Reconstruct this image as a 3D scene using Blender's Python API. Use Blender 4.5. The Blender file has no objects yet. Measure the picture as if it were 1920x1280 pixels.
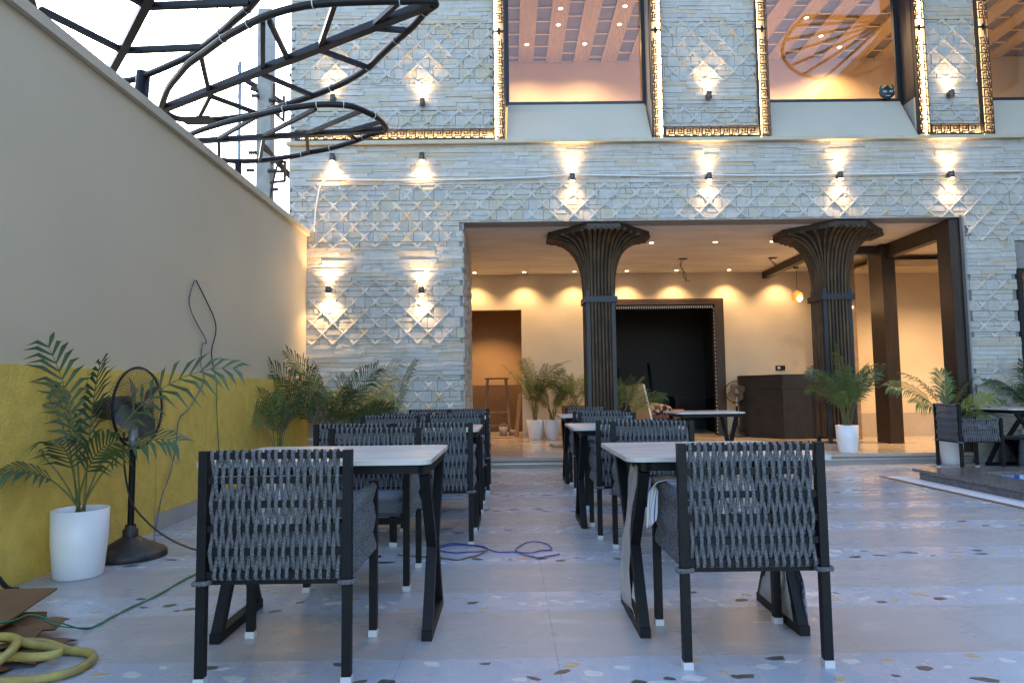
import bpy, bmesh, math, random
from mathutils import Vector, Matrix
S = bpy.context.scene
COL = S.collection
PI = math.pi
rnd = random.Random(7)

# ------------------------------------------------------------------ camera
cam = bpy.data.cameras.new('camera')
cam.lens = 24.0; cam.sensor_width = 36.0; cam.clip_start = 0.05; cam.clip_end = 3000
cam_ob = bpy.data.objects.new('camera', cam); COL.objects.link(cam_ob)
PITCH = math.atan(96.4/1280); YAW = 7/1280; ROLL = 0.012
fw = Vector((math.sin(YAW)*math.cos(PITCH), math.cos(YAW)*math.cos(PITCH), math.sin(PITCH)))
rt0 = Vector((math.cos(YAW), -math.sin(YAW), 0)); up0 = rt0.cross(fw)
rt = rt0*math.cos(ROLL) - up0*math.sin(ROLL); up = up0*math.cos(ROLL) + rt0*math.sin(ROLL)
m3 = Matrix((rt, up, -fw)).transposed()
cam_ob.matrix_world = Matrix.Translation((0, 0, 1.0)) @ m3.to_4x4()
S.camera = cam_ob

# ------------------------------------------------------------------ world, sun, exposure
W = bpy.data.worlds.new('World'); S.world = W; W.use_nodes = True
nt = W.node_tree
bg = nt.nodes['Background']
sky = nt.nodes.new('ShaderNodeTexSky'); sky.sky_type = 'NISHITA'; sky.sun_disc = False
SUN_EL, SUN_ROT = math.radians(25), math.radians(-32)
sky.sun_elevation = SUN_EL; sky.sun_rotation = SUN_ROT
sky.air_density = 1.0; sky.dust_density = 1.0; sky.ozone_density = 1.3
nt.links.new(sky.outputs[0], bg.inputs[0]); bg.inputs[1].default_value = 0.15
sun = bpy.data.lights.new('sun', 'SUN'); sun.energy = 0.1; sun.angle = math.radians(10); sun.color = (1, .93, .85)
sun_ob = bpy.data.objects.new('sun', sun); COL.objects.link(sun_ob)
sd = Vector((math.sin(SUN_ROT)*math.cos(SUN_EL), math.cos(SUN_ROT)*math.cos(SUN_EL), math.sin(SUN_EL)))
sun_ob.rotation_euler = sd.to_track_quat('Z', 'Y').to_euler()
sun_ob.location = (0, -5, 15)
vs = S.view_settings
vs.view_transform = 'Standard'; vs.look = 'None'; vs.gamma = 1; vs.use_curve_mapping = False
vs.exposure = 2.32
LP = 0.35      # lamp power scale
S.render.engine = 'CYCLES'
S.cycles.max_bounces = 8; S.cycles.diffuse_bounces = 4; S.cycles.glossy_bounces = 4; S.cycles.transparent_max_bounces = 12
S.cycles.caustics_reflective = False; S.cycles.caustics_refractive = False
S.cycles.sample_clamp_indirect = 4.0
S.cycles.use_denoising = True

# ------------------------------------------------------------------ materials
WARM = (1.0, .61, .28)
def mat(name, c, c2=None, scale=6.0, rough=.6, bump=0, bscale=60, rand=None, metal=0, spec=.5, detail=4, stretch=(1,1,1), pos=True, fac=(.35,.65), rrange=None, spot=None):
    m = bpy.data.materials.new(name); m.use_nodes = True
    n, l = m.node_tree.nodes, m.node_tree.links
    p = n['Principled BSDF']
    p.inputs['Roughness'].default_value = rough; p.inputs['Metallic'].default_value = metal
    p.inputs['Specular IOR Level'].default_value = spec
    if pos:
        tc = n.new('ShaderNodeNewGeometry'); vec = tc.outputs['Position']
    else:
        tc = n.new('ShaderNodeTexCoord'); vec = tc.outputs['Object']
    mp = n.new('ShaderNodeMapping'); mp.inputs['Scale'].default_value = stretch
    l.new(vec, mp.inputs[0]); vec = mp.outputs[0]
    col = n.new('ShaderNodeRGB'); col.outputs[0].default_value = (*c, 1); cur = col.outputs[0]
    if rand:
        oi = n.new('ShaderNodeObjectInfo'); ge = n.new('ShaderNodeNewGeometry')
        ad = n.new('ShaderNodeMath'); ad.operation = 'ADD'
        l.new(oi.outputs['Random'], ad.inputs[0]); l.new(ge.outputs['Random Per Island'], ad.inputs[1])
        fr = n.new('ShaderNodeMath'); fr.operation = 'FRACT'; l.new(ad.outputs[0], fr.inputs[0])
        cr = n.new('ShaderNodeValToRGB'); cr.color_ramp.interpolation = 'LINEAR'
        e = cr.color_ramp.elements
        e[0].position = rand[0][0]; e[0].color = (*rand[0][1], 1)
        e[1].position = rand[-1][0]; e[1].color = (*rand[-1][1], 1)
        for q, cc in rand[1:-1]:
            x = e.new(q); x.color = (*cc, 1)
        l.new(fr.outputs[0], cr.inputs[0]); cur = cr.outputs[0]
    if c2 is not None:
        nz = n.new('ShaderNodeTexNoise'); nz.inputs['Scale'].default_value = scale; nz.inputs['Detail'].default_value = detail
        l.new(vec, nz.inputs['Vector'])
        mr = n.new('ShaderNodeMapRange'); mr.inputs[1].default_value = fac[0]; mr.inputs[2].default_value = fac[1]
        l.new(nz.outputs[0], mr.inputs[0])
        mx = n.new('ShaderNodeMix'); mx.data_type = 'RGBA'
        l.new(mr.outputs[0], mx.inputs[0]); l.new(cur, mx.inputs[6]); mx.inputs[7].default_value = (*c2, 1)
        cur = mx.outputs[2]
        if rrange:
            m2 = n.new('ShaderNodeMapRange'); m2.inputs[1].default_value = fac[0]; m2.inputs[2].default_value = fac[1]
            m2.inputs[3].default_value = rrange[0]; m2.inputs[4].default_value = rrange[1]
            l.new(nz.outputs[0], m2.inputs[0]); l.new(m2.outputs[0], p.inputs['Roughness'])
    if spot:
        sc, thr, sc_col = spot
        nz3 = n.new('ShaderNodeTexNoise'); nz3.inputs['Scale'].default_value = sc; nz3.inputs['Detail'].default_value = 3
        l.new(vec, nz3.inputs['Vector'])
        mr3 = n.new('ShaderNodeMapRange'); mr3.inputs[1].default_value = thr; mr3.inputs[2].default_value = thr+.12
        l.new(nz3.outputs[0], mr3.inputs[0])
        mx3 = n.new('ShaderNodeMix'); mx3.data_type = 'RGBA'
        l.new(mr3.outputs[0], mx3.inputs[0]); l.new(cur, mx3.inputs[6]); mx3.inputs[7].default_value = (*sc_col, 1)
        cur = mx3.outputs[2]
    l.new(cur, p.inputs['Base Color'])
    if bump:
        nb = n.new('ShaderNodeTexNoise'); nb.inputs['Scale'].default_value = bscale; nb.inputs['Detail'].default_value = 5
        l.new(vec, nb.inputs['Vector'])
        bp = n.new('ShaderNodeBump'); bp.inputs['Strength'].default_value = bump; bp.inputs['Distance'].default_value = .01
        l.new(nb.outputs[0], bp.inputs['Height']); l.new(bp.outputs[0], p.inputs['Normal'])
    return m
def emis(name, c, s):
    m = bpy.data.materials.new(name); m.use_nodes = True
    p = m.node_tree.nodes['Principled BSDF']
    p.inputs['Base Color'].default_value = (*c, 1)
    p.inputs['Emission Color'].default_value = (*c, 1); p.inputs['Emission Strength'].default_value = s*LP
    return m
def glassmat(name, tint, ior, rough=0.0):
    m = bpy.data.materials.new(name); m.use_nodes = True
    n, l = m.node_tree.nodes, m.node_tree.links
    n.remove(n['Principled BSDF'])
    t = n.new('ShaderNodeBsdfTransparent'); t.inputs[0].default_value = (*tint, 1)
    g = n.new('ShaderNodeBsdfGlossy'); g.inputs['Roughness'].default_value = rough
    lw = n.new('ShaderNodeLayerWeight'); lw.inputs[0].default_value = .5
    pw = n.new('ShaderNodeMath'); pw.operation = 'POWER'; pw.inputs[1].default_value = 5; l.new(lw.outputs['Facing'], pw.inputs[0])
    mr = n.new('ShaderNodeMapRange'); mr.inputs[3].default_value = ior; mr.inputs[4].default_value = 1; l.new(pw.outputs[0], mr.inputs[0])
    x = n.new('ShaderNodeMixShader'); l.new(mr.outputs[0], x.inputs[0]); l.new(t.outputs[0], x.inputs[1]); l.new(g.outputs[0], x.inputs[2])
    l.new(x.outputs[0], n['Material Output'].inputs[0])
    return m
def filmmat():
    m = glassmat('clear_wrap', (.82,.82,.80), .12, .22); n, l = m.node_tree.nodes, m.node_tree.links
    src = n['Material Output'].inputs[0].links[0].from_socket
    d = n.new('ShaderNodeBsdfTranslucent'); d.inputs[0].default_value = (.6,.6,.58,1); d2 = n.new('ShaderNodeBsdfDiffuse'); d2.inputs[0].default_value = (.5,.5,.48,1)
    a = n.new('ShaderNodeAddShader'); l.new(d.outputs[0], a.inputs[0]); l.new(d2.outputs[0], a.inputs[1])
    x = n.new('ShaderNodeMixShader'); x.inputs[0].default_value = .30; l.new(src, x.inputs[1]); l.new(a.outputs[0], x.inputs[2]); l.new(x.outputs[0], n['Material Output'].inputs[0])
    return m
STONE_R = [(0, (.52,.51,.48)), (.25, (.57,.55,.50)), (.45, (.48,.47,.45)), (.65, (.55,.50,.41)), (.84, (.52,.43,.30)), (.93, (.52,.50,.46)), (1, (.47,.47,.46))]
M = dict(
 stone=mat('split_stone', (.5,.5,.48), (.40,.38,.33), 9, .85, .55, 45, rand=STONE_R, fac=(.45,.85), spot=(5, .66, (.45,.36,.22))),
 infill=mat('tile_stone', (.5,.5,.48), (.42,.39,.33), 12, .8, .45, 60, rand=[(0,(.49,.49,.47)),(.35,(.54,.51,.45)),(.6,(.46,.47,.47)),(.8,(.53,.47,.35)),(1,(.48,.48,.47))], fac=(.4,.8)),
 mortar=mat('mortar', (.30,.29,.27), (.24,.23,.21), 20, .9, .3, 80),
 cream=mat('cream_paint', (.57,.495,.355), (.54,.465,.335), 1.2, .6, .05, 120),
 coping=mat('coping_paint', (.58,.50,.37), (.52,.45,.34), 3, .6, .08, 90),
 yellow=mat('yellow_texture_paint', (.78,.54,.10), (.66,.45,.085), 9, .8, 1.0, 75),
 groove=mat('groove_shadow_gap', (.24,.17,.04), None, rough=.9),
 skirt=mat('skirting_tile', (.42,.38,.34), (.37,.34,.31), 4, .35),
 tile=mat('beige_floor_tile', (.43,.435,.445), (.36,.36,.365), 2.3, .3, .03, 30, stretch=(.7,2.2,1), rrange=(.20,.42), spot=(3.2,.60,(.47,.47,.47)), rand=[(0,(.44,.445,.455)),(.5,(.405,.41,.425)),(1,(.44,.435,.43))]),
 terr=mat('terrazzo_base', (.46,.50,.56), (.40,.43,.49), 7, .28, .02, 40, rrange=(.16,.38), rand=[(0,(.47,.51,.57)),(1,(.44,.475,.53))]),
 grout=mat('grout', (.34,.31,.27), None, rough=.8),
 chip_dark=mat('dark_marble_chip', (.055,.055,.055), (.12,.11,.10), 40, .3),
 chip_tan=mat('tan_marble_chip', (.50,.33,.16), (.55,.42,.26), 40, .3),
 chip_white=mat('white_marble_chip', (.68,.68,.66), (.58,.57,.55), 30, .3),
 earth=mat('bare_earth', (.22,.18,.13), (.16,.13,.09), 1.5, .95, .4, 8),
 black=mat('black_powder_coat', (.007,.0075,.009), (.010,.0105,.012), 30, .5, .03, 200, spec=.22),
 steel=mat('black_painted_steel', (.012,.012,.015), (.020,.019,.021), 9, .42, .06, 60, spec=.3),
 rope=mat('grey_braided_rope', (.085,.087,.094), (.25,.255,.27), 260, .85, .8, 300, detail=1, fac=(.42,.62)),
 cushion=mat('slate_cushion_fabric', (.16,.175,.20), (.13,.145,.17), 120, .9, .3, 400),
 cap=mat('white_foot_cap', (.62,.63,.66), None, rough=.5),
 marble=mat('white_marble_top', (.62,.60,.57), (.50,.47,.43), 3.5, .22, 0, 1, stretch=(1,2.5,1), fac=(.35,.75)),
 pot=mat('white_plastic_pot', (.74,.75,.77), None, rough=.4),
 soil=mat('potting_soil', (.05,.035,.025), (.09,.06,.04), 60, .95, .6, 90),
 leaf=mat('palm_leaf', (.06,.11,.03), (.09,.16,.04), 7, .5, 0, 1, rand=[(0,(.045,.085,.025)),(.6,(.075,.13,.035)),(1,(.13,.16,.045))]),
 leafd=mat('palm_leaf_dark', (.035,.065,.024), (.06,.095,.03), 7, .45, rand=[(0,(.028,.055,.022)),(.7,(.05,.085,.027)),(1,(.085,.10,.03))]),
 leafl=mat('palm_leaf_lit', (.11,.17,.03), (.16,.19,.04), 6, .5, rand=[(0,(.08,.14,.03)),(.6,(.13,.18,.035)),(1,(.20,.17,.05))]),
 stem=mat('palm_stem', (.10,.13,.035), (.16,.15,.06), 14, .55),
 fanblk=mat('dusty_black_plastic', (.022,.021,.021), (.07,.06,.05), 14, .5, .1, 80, fac=(.45,.8)),
 fanwire=mat('fan_wire', (.10,.085,.06), (.22,.17,.11), 40, .45, metal=.5),
 blade=mat('fan_blade', (.07,.07,.08), (.12,.11,.10), 8, .4),
 card=mat('cardboard', (.20,.105,.045), (.15,.08,.035), 5, .85, .15, 50),
 hose=mat('yellow_hose', (.42,.34,.09), (.30,.24,.08), 14, .5, .05, 60),
 wgreen=mat('green_wire', (.01,.14,.06), None, rough=.5), wblack=mat('black_wire', (.015,.015,.015), None, rough=.5),
 wgrey=mat('grey_wire', (.20,.21,.23), (.05,.05,.06), 30, .5), wblue=mat('blue_cord', (.012,.02,.20), (.03,.05,.35), 90, .6), wwhite=mat('white_cable', (.72,.72,.70), None, rough=.5),
 granite=mat('grey_granite', (.10,.10,.105), (.27,.27,.28), 48, .45, .2, 120, detail=3), granite_top=mat('polished_brown_granite', (.10,.095,.09), (.21,.19,.175), 45, .22, detail=3),
 drain=mat('white_drain_grating', (.76,.77,.80), None, rough=.45),
 bronze=mat('dark_fret_metal', (.03,.022,.017), None, rough=.5),
 led=emis('led_strip', (1,.62,.26), 42), ledcove=emis('cove_led', (1,.62,.28), 10),
 bulb=emis('lamp_face', (1,.62,.28), 40), dl=emis('downlight_face', (1,.66,.34), 22), dlup=emis('room_downlight_face', (1,.74,.48), 12),
 sillp=mat('pale_sill_paint', (.52,.475,.385), (.49,.45,.365), 2, .6), ledge=mat('ledge_paint', (.58,.50,.37), (.50,.43,.31), 6, .65),
 frame=mat('dark_window_frame', (.025,.027,.032), None, rough=.4, metal=.3),
 glass=glassmat('window_glass', (.94,.95,.97), .05),
 wood=mat('ceiling_wood', (.40,.32,.21), (.33,.26,.17), 5, .6, stretch=(6,1,1)), bluep=mat('slate_blue_ceiling', (.13,.13,.17), (.11,.11,.15), 4, .7), batten=mat('cream_batten', (.62,.52,.38), None, rough=.6),
 roomwall=mat('room_wall_paint', (.62,.50,.35), (.58,.46,.32), 1.5, .7), plaster=mat('portico_plaster', (.62,.54,.42), (.56,.48,.37), 1.6, .75, .08, 60, spot=(1.4,.68,(.50,.42,.31))),
 ceil=mat('raw_plaster_ceiling', (.78,.73,.65), (.66,.60,.52), 2.5, .85, .15, 25, stretch=(.5,1.6,1)),
 portfloor=mat('polished_portico_floor', (.58,.50,.40), (.50,.43,.34), 2.5, .18, 0, 1, stretch=(.6,1.8,1), rrange=(.1,.22)),
 wood_dark=mat('dark_walnut', (.026,.017,.012), (.042,.027,.018), 5, .45, .08, 60, stretch=(8,8,.8)),
 bamboo=mat('dark_bamboo', (.07,.045,.028), (.15,.09,.045), 9, .55, .2, 50, stretch=(1,1,.35), rand=[(0,(.05,.033,.021)),(1,(.085,.056,.034))], fac=(.4,.75), spec=.2),
 colcore=mat('column_core', (.018,.014,.012), None, rough=.8), strap=mat('blue_black_strap', (.018,.021,.028), None, rough=.5),
 counter=mat('dark_slate_counter', (.019,.020,.023), (.027,.027,.029), 6, .55, .15, 30, spec=.25),
 darkroom=mat('dark_room_paint', (.06,.06,.066), None, rough=.9), tan=mat('tan_room_paint', (.42,.27,.15), (.38,.24,.13), 2, .8), brown=mat('brown_dado', (.16,.10,.065), (.13,.08,.05), 3, .85),
 oldwood=mat('weathered_wood', (.30,.20,.12), (.20,.13,.08), 9, .8, .2, 40, stretch=(4,4,1)),
 concrete=mat('pole_concrete', (.40,.40,.38), (.32,.32,.31), 6, .9, .2, 40), rust=mat('rusty_steel', (.10,.055,.035), (.05,.035,.03), 12, .8, .2, 60), insul=mat('dark_insulator', (.03,.028,.028), None, rough=.3), galv=mat('galvanised', (.35,.40,.45), None, rough=.5, metal=.6),
 towel=None, plastic=filmmat(), paperblue=mat('blue_print_wrap', (.10,.16,.34), (.45,.50,.58), 35, .4, fac=(.5,.56)),
 lampbody=mat('grey_lamp_body', (.09,.085,.08), None, rough=.4, metal=.4),
 cloth=mat('patterned_cloth', (.02,.02,.03), (.45,.26,.18), 16, .9, fac=(.48,.53)), maroon=mat('maroon_wood', (.10,.025,.015), None, rough=.6), teal=mat('teal_plastic', (.005,.06,.07), None, rough=.5), sack=mat('pale_sack', (.45,.38,.29), (.35,.29,.22), 9, .9, .3, 30), orange=mat('orange_roll', (.34,.12,.05), None, rough=.8),
 mirror=mat('pale_board_edge', (.55,.58,.52), None, rough=.4), boardback=mat('brown_board_back', (.20,.12,.06), None, rough=.8),
 water=mat('pool_water', (.04,.16,.28), None, rough=.05, spec=.7), mosb=mat('blue_mosaic', (.01,.03,.35), None, rough=.2, rand=[(0,(.01,.02,.28)),(.5,(.03,.10,.45)),(.8,(.35,.50,.62)),(1,(.02,.05,.40))]),
 mask=mat('dark_mask_paint', (.02,.03,.035), None, rough=.5), maskg=mat('green_horn', (.01,.09,.05), None, rough=.5), maskw=mat('mask_eye_white', (.6,.6,.65), None, rough=.5),
 shade=emis('amber_lamp_shade', (1,.26,.05), .55), silver=mat('silver_trim', (.40,.42,.45), None, rough=.35, metal=.8), neigh=mat('neighbour_plaster', (.20,.19,.18), (.17,.16,.15), 1, .9),
)
def towelmat():
    m = bpy.data.materials.new('striped_towel'); m.use_nodes = True
    n, l = m.node_tree.nodes, m.node_tree.links
    p = n['Principled BSDF']; p.inputs['Roughness'].default_value = .95
    uv = n.new('ShaderNodeAttribute'); uv.attribute_name = 'u'
    cr = n.new('ShaderNodeValToRGB'); cr.color_ramp.interpolation = 'CONSTANT'
    e = cr.color_ramp.elements; wht = (.72,.73,.76,1)
    e[0].position = 0; e[0].color = wht; e[1].position = .97; e[1].color = wht
    for q, c in ((.16,(.04,.06,.28,1)),(.21,wht),(.46,(.62,.42,.22,1)),(.56,wht),(.76,(.04,.06,.28,1)),(.83,wht)):
        x = e.new(q); x.color = c
    l.new(uv.outputs['Fac'], cr.inputs[0]); l.new(cr.outputs[0], p.inputs['Base Color'])
    return m
M['towel'] = towelmat()

# ------------------------------------------------------------------ mesh helpers
class MB:
    def __init__(s): s.v = []; s.f = []; s.m = []; s.sm = []
    def add(s, vs_, fs, mi=0, smooth=False):
        o = len(s.v); s.v += [tuple(q) for q in vs_]; s.f += [tuple(i+o for i in f) for f in fs]; s.m += [mi]*len(fs); s.sm += [smooth]*len(fs); return s
    def box(s, x0, x1, y0, y1, z0, z1, mi=0):
        return s.add([(x0,y0,z0),(x1,y0,z0),(x1,y1,z0),(x0,y1,z0),(x0,y0,z1),(x1,y0,z1),(x1,y1,z1),(x0,y1,z1)],
            [(3,2,1,0),(4,5,6,7),(0,1,5,4),(1,2,6,5),(2,3,7,6),(3,0,4,7)], mi)
    def bar(s, a, b, w, h=None, upv=(0,0,1), mi=0):      # rectangular bar from a to b
        a, b = Vector(a), Vector(b); h = h or w; d = (b-a).normalized(); u = Vector(upv)
        if abs(d.dot(u)) > .98: u = Vector((0,1,0))
        x = d.cross(u).normalized()*w/2; y = x.cross(d).normalized()*h/2
        return s.add([a-x-y, a+x-y, a+x+y, a-x+y, b-x-y, b+x-y, b+x+y, b-x+y],
            [(3,2,1,0),(4,5,6,7),(0,1,5,4),(1,2,6,5),(2,3,7,6),(3,0,4,7)], mi)
    def tube(s, pts, r, n=8, closed=False, mi=0, flat=1.0, caps=True):
        pts = [Vector(p) for p in pts]; N = len(pts)
        rr = r if isinstance(r, (list, tuple)) else [r]*N
        ring = []; prev = None
        for i, p in enumerate(pts):
            if closed: t = pts[(i+1) % N]-pts[i-1]
            else: t = pts[min(i+1, N-1)]-pts[max(i-1, 0)]
            t = t.normalized() if t.length > 1e-9 else Vector((0,0,1))
            if prev is None:
                u = Vector((0,0,1)) if abs(t.z) < .9 else Vector((1,0,0))
                x = t.cross(u).normalized()
            else:
                x = (prev - t*prev.dot(t)); x = x.normalized() if x.length > 1e-6 else t.cross(Vector((0,0,1))).normalized()
            prev = x; y = t.cross(x)
            ring.append([p + (x*math.cos(2*PI*k/n) + y*math.sin(2*PI*k/n)*flat)*rr[i] for k in range(n)])
        vs_ = [q for rg in ring for q in rg]; fs = []
        for i in range(N if closed else N-1):
            j = (i+1) % N
            for k in range(n):
                fs.append((i*n+k, i*n+(k+1) % n, j*n+(k+1) % n, j*n+k))
        if not closed and caps: fs += [tuple(reversed(range(n))), tuple((N-1)*n+k for k in range(n))]
        return s.add(vs_, fs, mi, True)
    def lathe(s, prof, n=24, c=(0,0,0), mi=0):            # prof: (r,z) list, about z through c
        vs_ = []; fs = []
        for r, z in prof:
            for k in range(n): vs_.append((c[0]+r*math.cos(2*PI*k/n), c[1]+r*math.sin(2*PI*k/n), c[2]+z))
        for i in range(len(prof)-1):
            for k in range(n): fs.append((i*n+k, i*n+(k+1) % n, (i+1)*n+(k+1) % n, (i+1)*n+k))
        return s.add(vs_, fs, mi, True)
    def prism(s, poly, z0, z1, mi=0):
        n = len(poly)
        return s.add([(x,y,z0) for x,y in poly]+[(x,y,z1) for x,y in poly],
            [tuple(reversed(range(n))), tuple(range(n, 2*n))]+[(k,(k+1) % n,n+(k+1) % n,n+k) for k in range(n)], mi)
    def mesh(s, name, mats):
        me = bpy.data.meshes.new(name); me.from_pydata(s.v, [], s.f)
        for q in (mats if isinstance(mats, (list, tuple)) else [mats]): me.materials.append(q)
        me.polygons.foreach_set('material_index', s.m); me.polygons.foreach_set('use_smooth', s.sm)
        me.update(); return me
    def build(s, name, mats, parent=None, loc=None): return ob(name, s.mesh(name, mats), parent, loc)
WT = {}
def ob(name, me, parent=None, loc=None):
    """loc None: mesh is in world coordinates (parent unrotated); else loc is relative to the parent"""
    o = bpy.data.objects.new(name, me); COL.objects.link(o)
    if parent is not None:
        o.parent = parent
        pw = WT.get(parent.name, Vector((0,0,0)))
        o.location = -pw if loc is None else loc
        WT[o.name] = pw + Vector(o.location)
    else:
        o.location = (0,0,0) if loc is None else loc; WT[o.name] = Vector(o.location)
    return o
def tag(o, label, cat, group=None, kind=None):
    o['label'] = label; o['category'] = cat
    if group: o['group'] = group
    if kind: o['kind'] = kind
    return o
def thing(name, label, cat, loc=(0,0,0), rz=0, group=None):
    o = bpy.data.objects.new(name, None); COL.objects.link(o); o.empty_display_size = .1
    o.location = loc; o.rotation_euler = (0,0,rz); WT[o.name] = Vector(loc)
    return tag(o, label, cat, group)
def struct(o): o['kind'] = 'structure'; return o
def dup(root, loc, rz, label, group=None, rot=None):
    r = root.copy(); COL.objects.link(r); r.location = loc; r.rotation_euler = rot or (0,0,rz); r['label'] = label
    if group: r['group'] = group
    def rec(src, dst):
        for ch in KIDS[src.name]:
            c = ch.copy(); COL.objects.link(c); c.parent = dst
            if ch.name in KIDS: rec(ch, c)
    rec(root, r); return r
KIDS = {}
def index_kids(root):
    for o in [root]+list(root.children_recursive):
        if o.children: KIDS[o.name] = list(o.children)
def smooth_path(pts, sub=4, closed=False):
    P = [Vector(p) for p in pts]; n = len(P); out = []
    for i in range(n if closed else n-1):
        if closed: a, b, c, d = P[i-1], P[i], P[(i+1) % n], P[(i+2) % n]
        else: a, b, c, d = P[max(i-1,0)], P[i], P[i+1], P[min(i+2,n-1)]
        for k in range(sub):
            t = k/sub
            out.append(.5*((2*b)+(c-a)*t+(2*a-5*b+4*c-d)*t*t+(3*b-a-3*c+d)*t**3))
    if not closed: out.append(P[-1])
    return out
def spot(name, parent, loc, direction, power, angle, blend=.6, radius=.02, color=WARM):
    L = bpy.data.lights.new(name, 'SPOT'); L.energy = power*LP; L.spot_size = math.radians(angle); L.spot_blend = blend
    L.shadow_soft_size = radius; L.color = color
    o = bpy.data.objects.new(name, L); COL.objects.link(o); o.parent = parent; o.location = loc
    o.rotation_euler = Vector(direction).to_track_quat('-Z', 'Y').to_euler(); return o

# ================================================================== SETTING: ground and courtyard floor
FY = 9.1       # facade plane
g = MB(); g.add([(-400,-400,-.06),(400,-400,-.06),(400,900,-.06),(-400,900,-.06)], [(0,1,2,3)])
struct(g.build('ground', M['earth']))
fl = MB(); fl.box(-2.75, 12, -6, 9.2, -.05, -.006)
floor = struct(fl.build('courtyard_floor', M['grout']))
TX, TP = .172, .59
bands = []          # (y0, y1, kind)
y = 2.37-.86*4
while y < 9.15:
    bands.append((y, min(y+.30, 9.18), 't')); bands.append((y+.30, min(y+.86, 9.18), 'p')); y += .86
g_ = .0005
def tile_mesh(w, d, nm, m): return MB().box(g_, w-g_, g_, d-g_, -.006, 0).mesh(nm, m)
tm = {}
kx = range(-5, 20)
for y0, y1, k in bands:
    if y1-y0 < .05: continue
    d = round(y1-y0, 3); key = (k, d)
    if key not in tm: tm[key] = tile_mesh(TP, d, 'floor_tile' if k == 'p' else 'terrazzo_tile', M['tile'] if k == 'p' else M['terr'])
    if y0 < 2.0:      # behind the camera: one slab per row
        b = MB(); b.box(-2.72, 12, y0+g_, y1-g_, -.006, 0); b.build('floor_slab', M['tile'] if k == 'p' else M['terr'], floor); continue
    for i in kx:
        x0 = TX+TP*i
        if x0 > y0*.80+1.0 or x0+TP < -2.75: continue
        if y1 < 7.8 and x0 > 4.0: continue
        ob('floor_tile' if k == 'p' else 'terrazzo_tile', tm[key], floor, (x0, y0, 0))
    x1 = TX+TP*math.ceil((min(y0*.80+1.0, 12)-TX)/TP)
    if y1 < 7.8: x1 = min(x1, TX+TP*7)
    if x1 < 11.9:
        b = MB(); b.box(x1+g_, 12, y0+g_, y1-g_, -.006, 0); b.build('floor_slab', M['tile'] if k == 'p' else M['terr'], floor)
# marble chips in the terrazzo rows
chip_me = {}
for nm in ('chip_dark', 'chip_tan', 'chip_white'):
    for v in range(6):
        n = rnd.choice([4,4,5,5,6]); a0 = rnd.random()*6
        poly = []
        for k in range(n):
            a = a0+2*PI*(k+rnd.uniform(-.25,.25))/n; r = rnd.uniform(.6,1.1)
            poly.append((math.cos(a)*r*1.25, math.sin(a)*r*.8))
        chip_me[nm, v] = MB().prism(poly, -.003, .0012).mesh('marble_chip', M[nm])
far = {k: MB() for k in ('chip_dark','chip_tan','chip_white')}
cand = []
for y0, y1, k in bands:
    if k != 't' or y0 < 2.2: continue
    x = -2.6; xmax = min(y0*.80+.6, 9)
    while x < xmax:
        x += rnd.uniform(.035, .125)
        if y0 < 7.8 and 4.15 < x < 12: continue
        yy = rnd.uniform(y0+.035, y1-.035)
        nm = rnd.choices(('chip_dark','chip_tan','chip_white'), (.30,.26,.44))[0]
        cand.append((x, yy, nm, rnd.uniform(.014,.038), rnd.random()*PI))
cand.sort(key=lambda c: c[1])
vis = [c for c in cand if abs(c[0]) < c[1]*.78]
near = set(id(c) for c in vis[:290])
for c in cand:
    x, yy, nm, r, a = c
    if id(c) in near:
        o = ob('marble_chip', chip_me[nm, rnd.randrange(6)], floor, (x, yy, 0)); o.rotation_euler = (0,0,a*.4-.6); o.scale = (r*1.25, r, 1)
    else:
        poly = [(x+math.cos(a+2*PI*k/5)*r*rnd.uniform(.8,1.5), yy+math.sin(a+2*PI*k/5)*r*rnd.uniform(.6,1.1)) for k in range(5)]
        far[nm].prism(poly, -.003, .0012)
for k, b in far.items(): b.build('marble_chips_far', M[k], floor)['kind'] = 'stuff'

# ================================================================== compound wall
WX = -2.70
wall = thing('compound_wall', 'tall cream boundary wall with yellow textured lower band and sloping-in-view coping', 'wall', (WX, 4, 0))
MB().box(WX-.22, WX, -6, FY-.002, -.05, 3.14).build('wall_body', M['cream'], wall)
MB().box(WX-.26, WX+.045, -6, FY-.004, 3.142, 3.212).build('coping', M['coping'], wall)
ys = [-6, 2.3, 3.44, 4.33, 5.20, 6.05, 6.95, 7.85, FY-.004]
for a, b in zip(ys, ys[1:]):
    lo = .0 if b <= 5.21 else .125
    q = MB(); q.box(WX+.001, WX+.042, a+.007, b-.007, lo+.001, 1.186); q.build('dado_panel', M['yellow'], wall)
MB().box(WX+.0005, WX+.030, -6, FY-.004, 0.001, 1.180).build('dado_backing', M['groove'], wall)
sk = [5.21+.6*i for i in range(7)]+[FY-.004]
for a, b in zip(sk, sk[1:]): MB().box(WX+.031, WX+.040, a+.001, b-.001, .001, .124).build('skirting_tile', M['skirt'], wall)

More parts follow.
